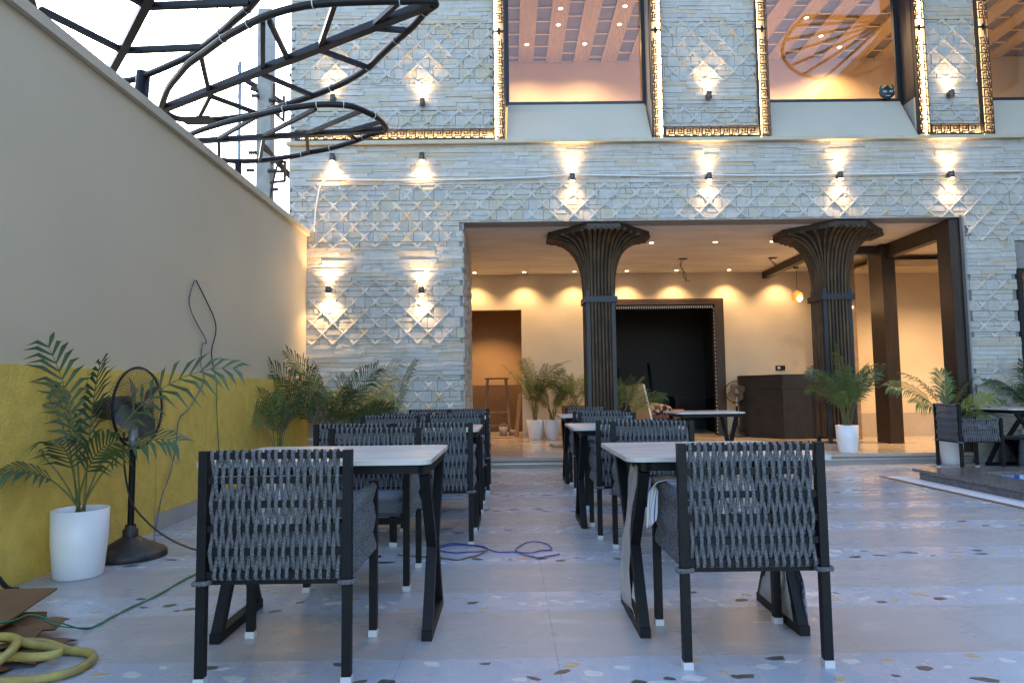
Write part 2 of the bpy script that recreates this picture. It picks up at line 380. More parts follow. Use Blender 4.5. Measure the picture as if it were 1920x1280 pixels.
# ================================================================== restaurant building
B = thing('restaurant_building', 'two-storey restaurant with pale stone cladding, lit portico and tall upper windows', 'building', (2.0, FY, 0))
core = MB()      # masonry behind the cladding
XL, XR = -2.95, 11.0
OPL, OPR, OPT = -.60, 6.19, 3.31
core.box(XL, OPL, FY+.03, FY+.30, -.05, 4.40)
core.box(OPL, OPR, FY+.03, FY+.30, OPT, 4.40)
core.box(OPR, 6.88, FY+.03, FY+.30, -.05, 4.40)
core.box(6.88, XR, FY+.03, FY+.30, 2.60, 4.40); core.box(8.4, XR, FY+.03, FY+.30, -.05, 2.60)
PAN = [(XL, -.155), (2.15, 3.455), (5.785, 6.51), (8.6, XR)]   # stone panels of the upper storey
WIN = [(0.0, 2.0), (3.61, 5.63), (6.66, 8.45)]
for a, b in PAN: core.box(a-(.15 if a > 0 else 0), b+.15, FY+.03, FY+.45, 4.44, 8.4)
core.box(XL, XR, FY+.03, FY+.45, 7.0, 8.4)
core.box(XL, XL+.25, FY+.30, 17, -.05, 8.4)
core.box(XL, XR, 16.8, 17, -.05, 8.4); core.box(XL, XR, FY+.2, 17, 8.4, 8.6)
fw_ob = core.build('facade_wall', M['mortar'], B)
MB().box(XL-.03, XR, FY-.075, FY+.03, 4.385, 4.432).build('ledge', M['ledge'], B)

# --- stone pieces
P = .1417
def star_mesh(seed):
    r = random.Random(seed); w = .215+r.uniform(-.02,.02); L = .5
    pts = []
    for k in range(4):
        a = PI/4+k*PI/2; pts.append((math.cos(a)*L*math.sqrt(2), math.sin(a)*L*math.sqrt(2)))
        a2 = a+PI/4; pts.append((math.cos(a2)*w, math.sin(a2)*w))
    v = [(x*P, (-.003, -.007)[i % 2], z*P) for i, (x, z) in enumerate(pts)]+[(0, -.0155, 0)]+[(x*P, .03, z*P) for x, z in pts]
    f = [((i+1) % 8, i, 8) for i in range(8)]+[(i, (i+1) % 8, 9+(i+1) % 8, 9+i) for i in range(8)]
    return MB().add(v, f)
STAR = [star_mesh(k) for k in range(4)]
STARM = [s.mesh('star_stone', M['stone']) for s in STAR]
def quadstone(w, h, dep, r, tilt=.004, e=.0015):
    d = [-(dep+r.uniform(-tilt, tilt)) for _ in range(4)]
    v = [(e,d[0],e),(w-e,d[1],e),(w-e,d[2],h-e),(e,d[3],h-e),(0,.03,0),(w,.03,0),(w,.03,h),(0,.03,h)]
    return v, [(0,1,2,3),(4,5,1,0),(5,6,2,1),(6,7,3,2),(7,4,0,3)]
rs = random.Random(3)
ind = {'star': [], 'ledger': [], 'infill': []}; massb = {k: MB() for k in ind}
def clip(z0, z1, rects):   # helper: does a cell lie in a hole
    return rects
HOLES = [(OPL, OPR, -1, OPT), (6.88, 8.4, -1, 2.60)]
def in_hole(x0, x1, z0, z1):
    for a, b, c, d in HOLES:
        if x1 > a+.004 and x0 < b-.004 and z1 > c+.004 and z0 < d-.004: return True
    return False
def pattern(x0, x1, z0, rows, prio):
    nx = int((x1-x0)/P)
    off = (x1-x0-nx*P)/2
    # strips at both ends are filled with plain stones
    for j in range(rows+1):
        for i in range(nx+1):
            cx, cz = x0+off+i*P, z0+j*P
            if (i+j) % 2 == 0:
                if j in (0, rows) or i in (0, nx):
                    full = False
                else: full = True
                bx0, bx1, bz0, bz1 = cx-P*.5, cx+P*.5, cz-P*.5, cz+P*.5
                if in_hole(bx0, bx1, bz0, bz1) and in_hole(cx-.02, cx+.02, cz-.02, cz+.02): continue
                if full and not in_hole(bx0, bx1, bz0, bz1): ind['star'].append((prio, cx, cz))
                else:   # half star at an edge, clipped
                    sm = STAR[0]; L = .5
                    zlo, zhi = z0-cz, z0+rows*P-cz; xlo, xhi = x0-cx, x1-cx
                    for a_, b_, c_, d_ in HOLES:
                        if a_ < cx < b_:
                            zlo = max(zlo, d_-cz)
                        elif c_ < cz < d_:
                            if cx <= a_: xhi = min(xhi, a_-cx)
                            if cx >= b_: xlo = max(xlo, b_-cx)
                    if in_hole(bx0, bx1, bz0, bz1): continue
                    vv = [(min(max(x, xlo), xhi)+cx, FY+yy_, min(max(z, zlo), zhi)+cz) for x, yy_, z in sm.v]
                    massb['star'].add(vv, sm.f)
            else:
                # cell: two to four flat pieces filling the square between the arms
                a0, a1 = max(cx-P, x0), min(cx+P, x1); b0, b1 = max(cz-P*.5, z0), min(cz+P*.5, z0+rows*P)
                for h in HOLES:
                    if a1 > h[0] and a0 < h[1] and b1 > h[2] and b0 < h[3]:
                        if cz >= h[3]: b0 = max(b0, h[3])
                        elif cx <= h[0]: a1 = min(a1, h[0])
                        elif cx >= h[1]: a0 = max(a0, h[1])
                        elif b1 > h[3]+.02: b0 = h[3]
                        else: a1 = a0
                if a1-a0 < .02 or b1-b0 < .02: continue
                mode = rs.randrange(4); pieces = []
                if mode == 0: t = a0+(a1-a0)*rs.uniform(.2,.35); pieces = [(a0,t,b0,b1),(t,a1,b0,b1)]
                elif mode == 1:
                    t = b0+(b1-b0)*rs.uniform(.35,.65); pieces = [(a0,a1,b0,t),(a0,a1,t,b1)]
                elif mode == 2:
                    t = a0+(a1-a0)*rs.uniform(.35,.65); pieces = [(a0,t,b0,b1),(t,a1,b0,b1)]
                else:
                    t = b0+(b1-b0)*rs.uniform(.4,.6); u = a0+(a1-a0)*rs.uniform(.35,.65); pieces = [(a0,a1,b0,t),(a0,u,t,b1),(u,a1,t,b1)]
                for q in pieces: ind['infill'].append((prio, q, rs.uniform(-.009, .0015)))
def ledger(x0, x1, z0, z1, prio):
    n = max(1, round((z1-z0)/.057)); h = (z1-z0)/n
    for j in range(n):
        za, zb = z0+j*h, z0+(j+1)*h; x = x0-rs.uniform(0,.3)
        while x < x1:
            w = rs.uniform(.16,.62); a, b = max(x, x0), min(x+w, x1); x += w
            if b-a < .03: continue
            segs = [(a, b)]
            for hx0, hx1, hz0, hz1 in HOLES:
                nsg = []
                for p_, q_ in segs:
                    if zb > hz0+.004 and za < hz1-.004 and q_ > hx0 and p_ < hx1:
                        if p_ < hx0: nsg.append((p_, hx0))
                        if q_ > hx1: nsg.append((hx1, q_))
                    else: nsg.append((p_, q_))
                segs = nsg
            for p_, q_ in segs:
                if q_-p_ < .02: continue
                if rs.random() < .22 and h > .05:
                    t = za+h*rs.uniform(.4,.6)
                    ind['ledger'].append((prio, (p_, q_, za, t), rs.uniform(-.003,.010))); ind['ledger'].append((prio, (p_, q_, t, zb), rs.uniform(-.003,.010)))
                else: ind['ledger'].append((prio, (p_, q_, za, zb), rs.uniform(-.003,.011)))
for a, b in PAN[:3]:
    pr = 1 if a < 5 else 2
    ledger(a, b, 6.10, 6.78, pr+1); pattern(a, b, 5.25, 6, pr); ledger(a, b, 4.87, 5.25, pr); pattern(a, b, 4.5866, 2, pr)
    ledger(a, b, 6.78, 8.38, 5)
ledger(XL, 8.6, 3.83, 4.384, 0); ledger(8.6, XR, 2.98, 4.384, 6)
pattern(XL, 8.6, 2.98, 6, 0)
for a, b in ((XL, OPL), (OPR, 6.88)):
    pr = 0 if a < 0 else 1
    ledger(a, b, 2.52, 2.98, pr); pattern(a, b, 1.67, 6, pr); ledger(a, b, 1.25, 1.67, pr); pattern(a, b, .40, 6, pr+2); ledger(a, b, .0, .40, pr+4)
ledger(8.4, XR, 0, 2.98, 6)
ind['star'].sort(key=lambda t: (t[0], t[1] > 6.9)); 
for i, (pr, cx, cz) in enumerate(ind['star']):
    k = rs.randrange(4)
    if i < 298: ob('star_stone', STARM[k], fw_ob, (cx, FY+rs.uniform(-.002,.002), cz))
    else: massb['star'].add([(x+cx, y_+FY, z+cz) for x, y_, z in STAR[k].v], STAR[k].f)
for kind, nm in (('ledger','ledger_stone'), ('infill','infill_stone')):
    L = ind[kind]; L.sort(key=lambda t: (t[0], not (-3 < t[1][0] < 6.9), -(t[1][1]-t[1][0])*(t[1][3]-t[1][2])))
    for i, (pr, (a, b, c, d), dep) in enumerate(L):
        if b-a < .006 or d-c < .006: continue
        v, f = quadstone(b-a, d-c, dep, rs, .003 if kind == 'ledger' else .0015, .0015 if kind == 'ledger' else .0026)
        if i < 298: MB().add(v, f).build(nm, M['stone' if kind == 'ledger' else 'infill'], fw_ob, (a, FY, c))
        else: massb[kind].add([(x+a, y_+FY, z+c) for x, y_, z in v], f)
for kind, nm in (('star','star_stones_rest'), ('ledger','ledger_stones_rest'), ('infill','infill_stones_rest')):
    massb[kind].build(nm, M['infill' if kind == 'infill' else 'stone'], fw_ob)['kind'] = 'stuff'
# left outer corner and portico jamb in stone
jb = MB(); rj = random.Random(5)
z = 0
while z < OPT:
    h = rj.uniform(.05,.09); y_ = FY+.03; zz = min(z+h, OPT)
    while y_ < 11.1:
        w = rj.uniform(.2,.5); y2 = min(y_+w, 11.1); jb.box(OPL-.01, OPL+rj.uniform(.0,.018), y_+.001, y2-.001, z+.001, zz-.001); y_ = y2
    z = zz
jb.build('jamb_stones', M['stone'], B)['kind'] = 'stuff'
MB().box(OPL-.35, OPL-.011, FY+.30, 11.1, 0, OPT).build('jamb_wall', M['mortar'], B)
MB().box(OPR-.02, OPR+.004, FY-.028, FY+.03, .14, OPT+.0).build('silver_corner_trim', M['silver'], B)

# --- upper windows
Yg = 9.42
for wi, (a, b) in enumerate(WIN):
    win = MB(); fwid = .055
    zb, zt = 5.06, 6.95
    win.box(a, a+fwid, Yg-.03, Yg+.03, zb, zt); win.box(b-fwid, b, Yg-.03, Yg+.03, zb, zt); win.box(a+fwid, b-fwid, Yg-.03, Yg+.03, zb, zb+.045); win.box(a+fwid, b-fwid, Yg-.03, Yg+.03, zt-.05, zt)
    w_ob = win.build('window', M['frame'], B)
    MB().box(a+fwid, b-fwid, Yg-.006, Yg+.006, zb+.045, zt-.05).build('pane', M['glass'], w_ob)
    # dark lining of the reveals and the sloping sill below
    for q in ((a-.012, a-.001), (b+.001, b+.012)): MB().box(*q, FY-.02, Yg+.03, 4.99, zt).build('reveal', M['frame'], w_ob)
    MB().box(a+.001, b-.001, FY+.02, Yg+.02, 6.951, 7.02).build('head', M['cream'], w_ob)
    sl = MB(); y0, y1 = FY-.06, Yg-.031
    sl.add([(a+.012,y0,4.434),(b-.012,y0,4.434),(b-.03,y1,5.06),(a+.03,y1,5.06),(a+.012,Yg+.1,4.434),(b-.012,Yg+.1,4.434),(b-.03,Yg+.1,5.058),(a+.03,Yg+.1,5.058)],
           [(0,1,2,3),(1,5,6,2),(4,0,3,7),(3,2,6,7)])
    sl.build('sloping_sill', M['sillp'], w_ob)
    MB().box(a-.10, a-.013, FY+.03, FY+.04, 4.434, 6.9).build('side_lining', M['cream'], w_ob)
# --- Greek key fret strips with LED behind
fm = MB(); t_ = .0145
def seg(mb, p, q):   # in strip coords: (across 0..1)*.115, along
    (x0, z0), (x1, z1) = p, q
    mb.box(min(x0,x1)-t_/2, max(x0,x1)+t_/2, -.006, .006, min(z0,z1)-t_/2, max(z0,z1)+t_/2)
UL = .124; UW = .112
key = [(.93,.04),(.16,.04),(.16,.80),(.58,.80),(.58,.44),(.36,.44)]
key2 = [(.93,.04),(.93,.40),(.80,.40),(.80,1.02)]
for kk in (key, key2):
    for p, q in zip(kk, kk[1:]): seg(fm, ((p[0]-.5)*UW, p[1]*UL), ((q[0]-.5)*UW, q[1]*UL))
seg(fm, (-.5*UW-.008, .04*UL), (-.34*UW, .04*UL)); seg(fm, (.43*UW, .62*UL), (.5*UW+.008, .62*UL))
KEYM = fm.mesh('key_motif', M['bronze'])
def fret_v(xc, z0, z1, led_side):
    f = MB(); y0 = FY-.075
    f.box(xc-.072, xc-.062, y0-.007, y0+.007, z0, z1); f.box(xc+.062, xc+.072, y0-.007, y0+.007, z0, z1)
    f.box(xc-.062, xc+.062, y0-.007, y0+.007, z0, z0+.012); f.box(xc-.074, xc-.0725, y0-.006, FY-.009, z0, z1); f.box(xc+.0725, xc+.074, y0-.006, FY-.009, z0, z1)
    for zz in (5.93, 7.3): f.box(xc-.062, xc+.062, y0-.007, y0+.007, zz, zz+.03); f.box(xc-.02, xc+.02, y0-.007, y0+.007, zz-.03, zz+.06)
    o = f.build('fret_panel', M['bronze'], B)
    n = int((z1-z0-.03)/UL)
    for i in range(n):
        if abs(z0+.02+i*UL+UL/2-5.945) < .07: continue
        m = ob('key_motif', KEYM, o, (xc, y0, z0+.02+i*UL))
        if led_side > 0: m.scale = (-1,1,1)
    s = led_side
    MB().box(min(xc+s*.062, xc+s*.036), max(xc+s*.062, xc+s*.036), FY-.030, FY-.018, z0+.01, z1).build('led_strip', M['led'], o)
    MB().box(xc-.074, xc+.074, FY-.008, FY+.03, z0, z1).build('fret_backing', M['sillp'], o)
def fret_h(x0, x1, zc):
    f = MB(); y0 = FY-.075
    f.box(x0, x1, y0-.007, y0+.007, zc-.068, zc-.058); f.box(x0, x1, y0-.007, y0+.007, zc+.058, zc+.068)
    f.box(x0, x1, y0-.006, FY-.007, zc-.0705, zc-.0685); f.box(x0, x1, y0-.006, FY-.007, zc+.0685, zc+.0705); f.box(x0, x0+.012, y0-.007, y0+.007, zc-.058, zc+.058); f.box(x1-.012, x1, y0-.007, y0+.007, zc-.058, zc+.058)
    o = f.build('fret_panel', M['bronze'], B)
    n = int((x1-x0-.02)/UL)
    for i in range(n):
        m = ob('key_motif', KEYM, o, (x0+.015+i*UL, y0, zc)); m.rotation_euler = (0, PI/2, 0); m.scale = (1, 1, 1)
    MB().box(x0+.02, x1-.01, FY-.030, FY-.018, zc-.062, zc-.040).build('led_strip', M['led'], o)
    MB().box(x0, x1, FY-.006, FY+.03, zc-.070, zc+.070).build('fret_backing', M['sillp'], o)
for xc, s in ((-.08,-1),(2.075,1),(3.535,-1),(5.71,1),(6.585,-1)): fret_v(xc, 4.436, 7.0, s)
for a, b in ((-2.86,-.155),(2.15,3.46),(5.785,6.51)): fret_h(a, b, 4.512)

# --- room behind the upper windows
rm = MB(); Yb, Zc = 12.62, 7.32
rm.box(XL+.26, XR-.2, FY+.46, 16.7, 4.40, 4.435); rm.box(XL+.26, XR-.2, Yb, Yb+.1, 4.436, Zc)
rm.build('upper_room_wall', M['roomwall'], B)
cl = MB().box(XL+.26, XR-.2, FY+.46, Yb, Zc, Zc+.05).build('upper_room_ceiling', M['bluep'], B)
x = .266-.524*6
while x < 9.5:
    if x > -2.6:
        pk = MB(); n = 8; w = .262
        for i in range(n): pk.box(x+i*w/n+.003, x+(i+1)*w/n-.003, FY+.47, Yb-.002, Zc-.045, Zc-.02)
        pk.box(x, x+w, FY+.47, Yb-.002, Zc-.02, Zc-.0005)
        pk.box(x-.012, x, FY+.47, Yb-.002, Zc-.055, Zc-.0005); pk.box(x+w, x+w+.012, FY+.47, Yb-.002, Zc-.055, Zc-.0005)
        pk.build('ceiling_plank', M['wood'], cl)
        yy = 9.75+(.16 if round(x*10) % 2 else 0)
        while yy < Yb-.1:
            MB().box(x+w+.012, x+.524-.012, yy, yy+.022, Zc-.03, Zc-.0005).build('ceiling_batten', M['batten'], cl); yy += .42
    x += .524

# --- portico
FZ = .14
pf = MB(); pf.box(-2.6, XR-.3, FY+.12, 16.7, -.05, FZ-.004); struct(pf.build('portico_floor', M['grout']))
pfo = bpy.data.objects['portico_floor']
px = [-.6+.8*i for i in range(12)]; py = [FY+.10]+[FY+.32+.8*i for i in range(6)]
for a, b in zip(px, px[1:]):
    for c, d in zip(py, py[1:]):
        if c > 13.1: continue
        MB().box(a+.001, b-.001, c+.001, d-.001, FZ-.004, FZ).build('portico_tile', M['portfloor'], pfo)
st = MB(); st.box(-.6, 6.2, FY+.06, FY+.10, .052, FZ-.0); st.box(-.6, 6.2, FY+.085, FY+.12, .0, .05)
st.build('step_riser', M['skirt'], pfo)
MB().box(-.6, 6.2, FY+.055, FY+.062, .085, .098).build('step_groove', M['chip_dark'], pfo); MB().box(-.6, 6.2, FY+.054, FY+.061, .050, .068).build('step_trim', M['silver'], pfo)
# ceiling, back wall, doors
YB = 13.2
MB().box(-1.2, 9.6, FY+.30, YB, OPT-.012, OPT+.06).build('portico_ceiling', M['ceil'], B)
DL, DR, DT = -.90, .26, 2.61; KL, KR, KT = 2.02, 4.02, 2.67
bw = MB()
bw.box(-1.2, DL, YB, YB+.15, FZ, OPT-.013); bw.box(DL, DR, YB, YB+.15, DT, OPT-.013); bw.box(DR, KL, YB, YB+.15, FZ, OPT-.013); bw.box(KL, KR, YB, YB+.15, KT, OPT-.013); bw.box(KR, 9.6, YB, YB+.15, FZ, OPT-.013)
bw.box(-1.2, -1.05, 11.1, YB, FZ, OPT-.013); bw.box(-1.05, OPL-.34, 11.1, 11.2, FZ, OPT-.013)
bwo = bw.build('portico_back_wall', M['plaster'], B)
for a, b in ((DR, KL-.16), (KR+.16, 4.4)): MB().box(a, b, YB-.012, YB-.001, FZ, FZ+.10).build('skirting', M['skirt'], bwo)
# store room seen through the left doorway
sr = MB(); sr.box(-1.6, 1.6, 15.4, 15.5, 1.18, 3.0); sr.box(1.5, 1.6, YB+.15, 15.4, FZ, 3.0); sr.box(-1.7, -1.6, YB+.15, 15.4, FZ, 3.0); sr.box(-1.7, 1.6, YB+.15, 15.5, 3.0, 3.1)
sr.build('store_room_wall', M['tan'], B)
MB().box(-1.6, 1.5, 15.395, 15.5, FZ, 1.18).build('store_room_dado', M['brown'], B)
MB().box(DL, DR+.02, YB-.02, YB+.16, FZ-.003, FZ+.012).build('threshold', M['orange'], B)
# dark hall with carved frame
dk = MB(); dk.box(1.7, 1.8, YB+.15, 16, FZ, 3.0); dk.box(4.6, 4.7, YB+.15, 16, FZ, 3.0); dk.box(1.7, 4.7, 16, 16.1, FZ, 3.0); dk.box(1.7, 4.7, YB+.15, 16, 3.0, 3.1)
dk.build('dark_hall', M['darkroom'], B)
df = MB(); df.box(KR-.02, KR+.15, YB-.10, YB+.12, FZ, KT+.11); df.box(KL-.15, KL+.02, YB-.10, YB+.12, FZ, KT+.11); df.box(KL+.02, KR-.02, YB-.10, YB+.12, KT, KT+.11)
dfo = df.build('door_frame', M['wood_dark'], B)
MB().box(KL-.15, KR+.15, YB-.105, YB-.101, KT+.065, KT+.085).build('frame_moulding', M['maroon'], dfo)
bd = MB()
for i in range(44): x0 = KL+.04+i*.0438; bd.box(x0, x0+.022, YB-.06, YB-.05, KT-.075, KT-.022)
for i in range(34): z0 = FZ+.05+i*.072; bd.box(KR-.036, KR-.022, YB-.06, YB-.05, z0, z0+.03)
bd.build('bead_row', M['cap'], dfo)['kind'] = 'stuff'
# right side: walnut portal, corridor, beams
wp = MB()
wp.box(6.04, 6.185, FY+.06, FY+.34, FZ, OPT-.014); wp.box(5.96, 6.17, 10.72, 11.12, FZ, OPT-.014); wp.box(6.04, 6.17, FY+.34, 10.72, 3.08, OPT-.014)
wp.build('walnut_portal', M['wood_dark'], B)
MB().box(4.98, 5.96, 10.86, 10.96, 3.17, OPT-.014).build('ceiling_beam', M['wood_dark'], B)
MB().box(4.98, 5.10, 10.96, YB-.001, 3.17, OPT-.014).build('ceiling_beam', M['wood_dark'], B)
MB().box(5.72, 6.02, 11.7, 11.8, FZ, OPT-.014).build('walnut_panel', M['oldwood'], B)
MB().box(5.66, 5.95, 11.66, 11.69, 2.39, 2.415).build('niche_led', M['ledcove'], B)
cr_ = MB(); cr_.box(6.2, 9.6, 12.4, 12.5, FZ+.42, 3.29); cr_.box(9.5, 9.6, FY+.3, 12.4, FZ, 3.29); cr_.build('corridor_wall', M['plaster'], B)
MB().box(6.2, 9.6, 12.39, 12.5, FZ, FZ+.42).build('corridor_dado', M['skirt'], B)
cv = MB(); cv.box(6.2, 9.6, 11.6, 12.39, 3.10, 3.14); cv.box(6.2, 9.6, 11.56, 11.6, 3.08, 3.2); cv.build('cove', M['ledge'], B)
# right-hand window of the ground floor
rw = MB(); rw.box(6.885, 6.94, FY-.02, FY+.1, .40, 2.595); rw.box(8.34, 8.395, FY-.02, FY+.1, .4, 2.595); rw.box(6.94, 8.34, FY-.02, FY+.1, 2.54, 2.595)
rwo = rw.build('window', M['frame'], B); MB().box(6.94, 8.34, FY+.03, FY+.04, .4, 2.54).build('pane', M['glass'], rwo)
MB().box(6.88, 8.4, FY-.01, FY+.3, 0, .398).build('window_base', M['skirt'], B)

# ================================================================== bamboo columns
def column(cx, cy, label):
    c = thing('bamboo_column', label, 'column', (cx, cy, FZ), group='flared bamboo columns of the portico')
    hs = .195
    sq = []       # perimeter of the shaft (square) and of the capital (octagon), matched by parameter
    octv = [(-.23,-.67),(.23,-.67),(.73,-.15),(.73,.2),(.23,.67),(-.23,.67),(-.73,.2),(-.73,-.15)]
    def shaft(u):   # u in 0..8, two units a side, starting at the middle of the left-front
        k = int(u) % 8; t = u-int(u)
        cor = [(-1,-1),(1,-1),(1,1),(-1,1)]
        # sides: front u 0..1 ; corner front-right 1..2 ; right 2..3 ; ...
        f = .72
        pts = [(-f,-1),(f,-1),(1,-f),(1,f),(f,1),(-f,1),(-1,f),(-1,-f)]
        a, b = pts[k], pts[(k+1) % 8]
        return Vector(((a[0]+(b[0]-a[0])*t)*hs, (a[1]+(b[1]-a[1])*t)*hs))
    def cap(u):
        k = int(u) % 8; t = u-int(u); a, b = octv[k], octv[(k+1) % 8]
        return Vector((a[0]+(b[0]-a[0])*t, a[1]+(b[1]-a[1])*t))
    H0, H1 = 2.42-FZ, OPT-.085-FZ
    def at(u, s, off=0):
        a, b = shaft(u), cap(u)
        if s <= 0: p, z = a, H0*(1+s)
        else:
            th = s*PI/2; w = (1-math.cos(th))**1.25; p = a+(b-a)*w; z = H0+(H1-H0)*math.sin(th)
        d = a.normalized(); q = p+d*off
        return Vector((q.x, q.y, z))
    us = [k*.5 for k in range(16)]; ss = [-1+.08, -.5, 0]+[k/10 for k in range(1, 11)]
    v = [at(u, s) for s in ss for u in us]; n = len(us)
    f = [(i*n+k, i*n+(k+1) % n, (i+1)*n+(k+1) % n, (i+1)*n+k) for i in range(len(ss)-1) for k in range(n)]
    MB().add(v, f).build('core', M['colcore'], c, (0,0,0))
    MB().prism(octv, H1-.004, OPT-.013-FZ).build('capital_rim', M['wood_dark'], c, (0,0,0))
    for k in range(8):
        main = (k % 2 == 0); m = 6 if main else 4
        for i in range(m):
            u = k+(i+.5)/m if main else k+(i+.5)/m
            pts = [at(u, s, .012) for s in ss]
            rr = [.0185 if s <= 0.05 else .0185+.012*s for s in ss]
            if not main: rr = [.007 if s <= .05 else .007+.02*s for s in ss]
            MB().tube(pts, rr, 6).build('bamboo_rod', M['bamboo'], c, (0,0,0))
    for sx, sy in ((-1,-1),(1,-1),(1,1),(-1,1)):
        MB().bar((sx*hs*.93, sy*hs*.93, .1), (sx*hs*.93, sy*hs*.93, H0+.02), .046).build('corner_post', M['strap'], c, (0,0,0))
    b = MB(); z0 = 2.27-FZ; e = hs+.042
    b.box(-e, e, -e, -e+.012, z0, z0+.085); b.box(-e, e, e-.012, e, z0, z0+.085); b.box(-e, -e+.012, -e+.012, e-.012, z0, z0+.085); b.box(e-.012, e, -e+.012, e-.012, z0, z0+.085)
    b.build('strap', M['strap'], c, (0,0,0))
    MB().box(-.215, .215, -.215, .215, 0, .10).build('plinth', M['skirt'], c, (0,0,0))
column(1.32, 9.84, 'flared bamboo column left of the dark doorway, palms at its foot')
column(4.70, 9.84, 'flared bamboo column beside the dark counter, near right white-potted palm')

# ================================================================== wall lamps
def wall_lamp(x, z, mode, label, pw=9, wide=1.1):
    l = thing('wall_lamp', label, 'wall lamp', (x, FY, z), group='up and down lights on the stone facade')
    b = MB(); yc = -.075; r = .036
    b.lathe([(0,-.055),(r*.8,-.055),(r,-.05),(r,.05),(r*.8,.05),(0,.05)], 14, (0,yc,0)); b.build('lamp_body', M['lampbody'], l, (0,0,0))
    MB().box(-.03, .03, yc+.03, -.012, -.035, .035).build('wall_plate', M['lampbody'], l, (0,0,0))
    for s in ((1,) if mode == 'u' else (-1,) if mode == 'd' else (1,-1)):
        e = MB(); e.lathe([(0,.0),(.027,.0),(.030,-.006),(.030,-.012)] if s > 0 else [(.030,.012),(.030,.006),(.027,0),(0,0)], 14, (0,yc,s*.066)); e.build('lens', M['bulb'], l, (0,0,0))
        spot('lamp_light', l, (0, yc, s*.078), (0, .10, s), pw*1.3, 66, .35, .012)
        spot('lamp_wide_light', l, (0, yc, s*.078), (0, .05, s), pw*wide, 125, .9, .012)
wall_lamp(-2.39, 2.40, 'ud', 'lit up-down lamp on stone wall nearest the cream boundary wall, above corner palms', wide=3.2)
wall_lamp(-1.15, 2.38, 'ud', 'lit up-down lamp on stone wall between boundary wall and portico opening', pw=8, wide=1.6)
wall_lamp(-2.35, 4.20, 'd', 'down-lit lamp just under the ledge behind the steel leaf frame', wide=2.2)
wall_lamp(-1.14, 4.20, 'd', 'down-lit lamp just under the ledge, second from building corner')
wall_lamp(-2.35, 5.03, 'u', 'up-lit lamp above the fret strip, partly behind the steel leaf frames')
wall_lamp(-1.13, 4.96, 'u', 'up-lit lamp on upper stone panel left of the first window')
wall_lamp(.89, 3.90, 'ud', 'up-down lamp above the left bamboo column, over the portico')
wall_lamp(2.74, 3.89, 'ud', 'up-down lamp over the portico midway between both columns', pw=7.5)
wall_lamp(4.52, 3.89, 'ud', 'up-down lamp above the right bamboo column, over the portico')
wall_lamp(6.03, 3.88, 'ud', 'up-down lamp at the right end of the portico, rightmost of its row')
wall_lamp(2.78, 5.02, 'u', 'up-lit lamp on the stone panel between the first two windows')
wall_lamp(6.10, 5.01, 'u', 'up-lit lamp on the narrow stone panel at far right')

# ================================================================== recessed downlights
def downlight(x, y, z, label, pw, ang=112, m='dl', grp='recessed downlights in the portico ceiling', cat='downlight'):
    d = thing('recessed_downlight', label, cat, (x, y, z), group=grp)
    MB().lathe([(.034,-.001),(.034,-.006),(.048,-.006),(.050,-.001)], 16).build('trim_ring', M['cap'], d, (0,0,0))
    MB().lathe([(.033,-.004),(0,-.004)], 16).build('lens', M[m], d, (0,0,0))
    spot('downlight_light', d, (0,0,-.02), (0,0,-1), pw, ang, .75, .03)
zc = OPT-.012
for i, (x, w) in enumerate(zip((-.63,.32,1.28,2.28,3.23,4.24,5.24), ('over the store-room doorway','between doorway and palms','behind the left column','over the dark doorway, left','over the dark doorway, right','right of the dark doorway','left of the pendant lamp'))):
    downlight(x, 12.9, zc, 'lit recessed ceiling downlight '+w+' along the back wall', 50)
for x, w in ((2.24,'just right of the left column capital'),(3.23,'midway between the two columns'),(4.12,'touching the right column capital')):
    downlight(x, 10.44, zc, 'lit recessed ceiling downlight '+w, 34)
downlight(7.2, 10.6, 3.28, 'recessed downlight in the corridor ceiling at far right', 380, 140, grp=None)
downlight(-.4, 14.4, 3.0, 'recessed downlight in the store room behind the ladder', 150, grp=None)
downlight(5.5, 11.9, 3.16, 'recessed downlight inside the walnut ceiling frame above the counter', 10, grp=None)
downlight(7.6, 9.9, 3.28, 'recessed downlight behind the ground floor window at right edge', 120, grp=None)
px0 = .266+.131
for k, y, w in ((0,11.9,'first window, farthest left'),(1,11.25,'first window, second plank, back'),(0,10.3,'first window, upper left'),(2,11.9,'first window, middle back'),(1,10.75,'first window, second plank, front'),(3,11.25,'first window, right, back'),(3,10.7,'first window, right, front'),(7,11.0,'second window, upper left'),(8,11.6,'second window, left of centre'),(7,11.95,'second window, left back'),(9,11.1,'second window, centre'),(10,11.7,'second window, right, middle'),(10,10.5,'second window, upper right'),(11,12.1,'second window, right back'),(14,11.4,'third window, nearest the frame'),(15,12.0,'third window, deeper'),(-4,11.2,'')):
    downlight(px0+.524*k, y, Zc-.047, 'small ceiling spot of the upper room seen through the '+w if w else 'small ceiling spot at the hidden left end of the upper room', 105, 140, 'dlup', 'ceiling spots of the upper room')

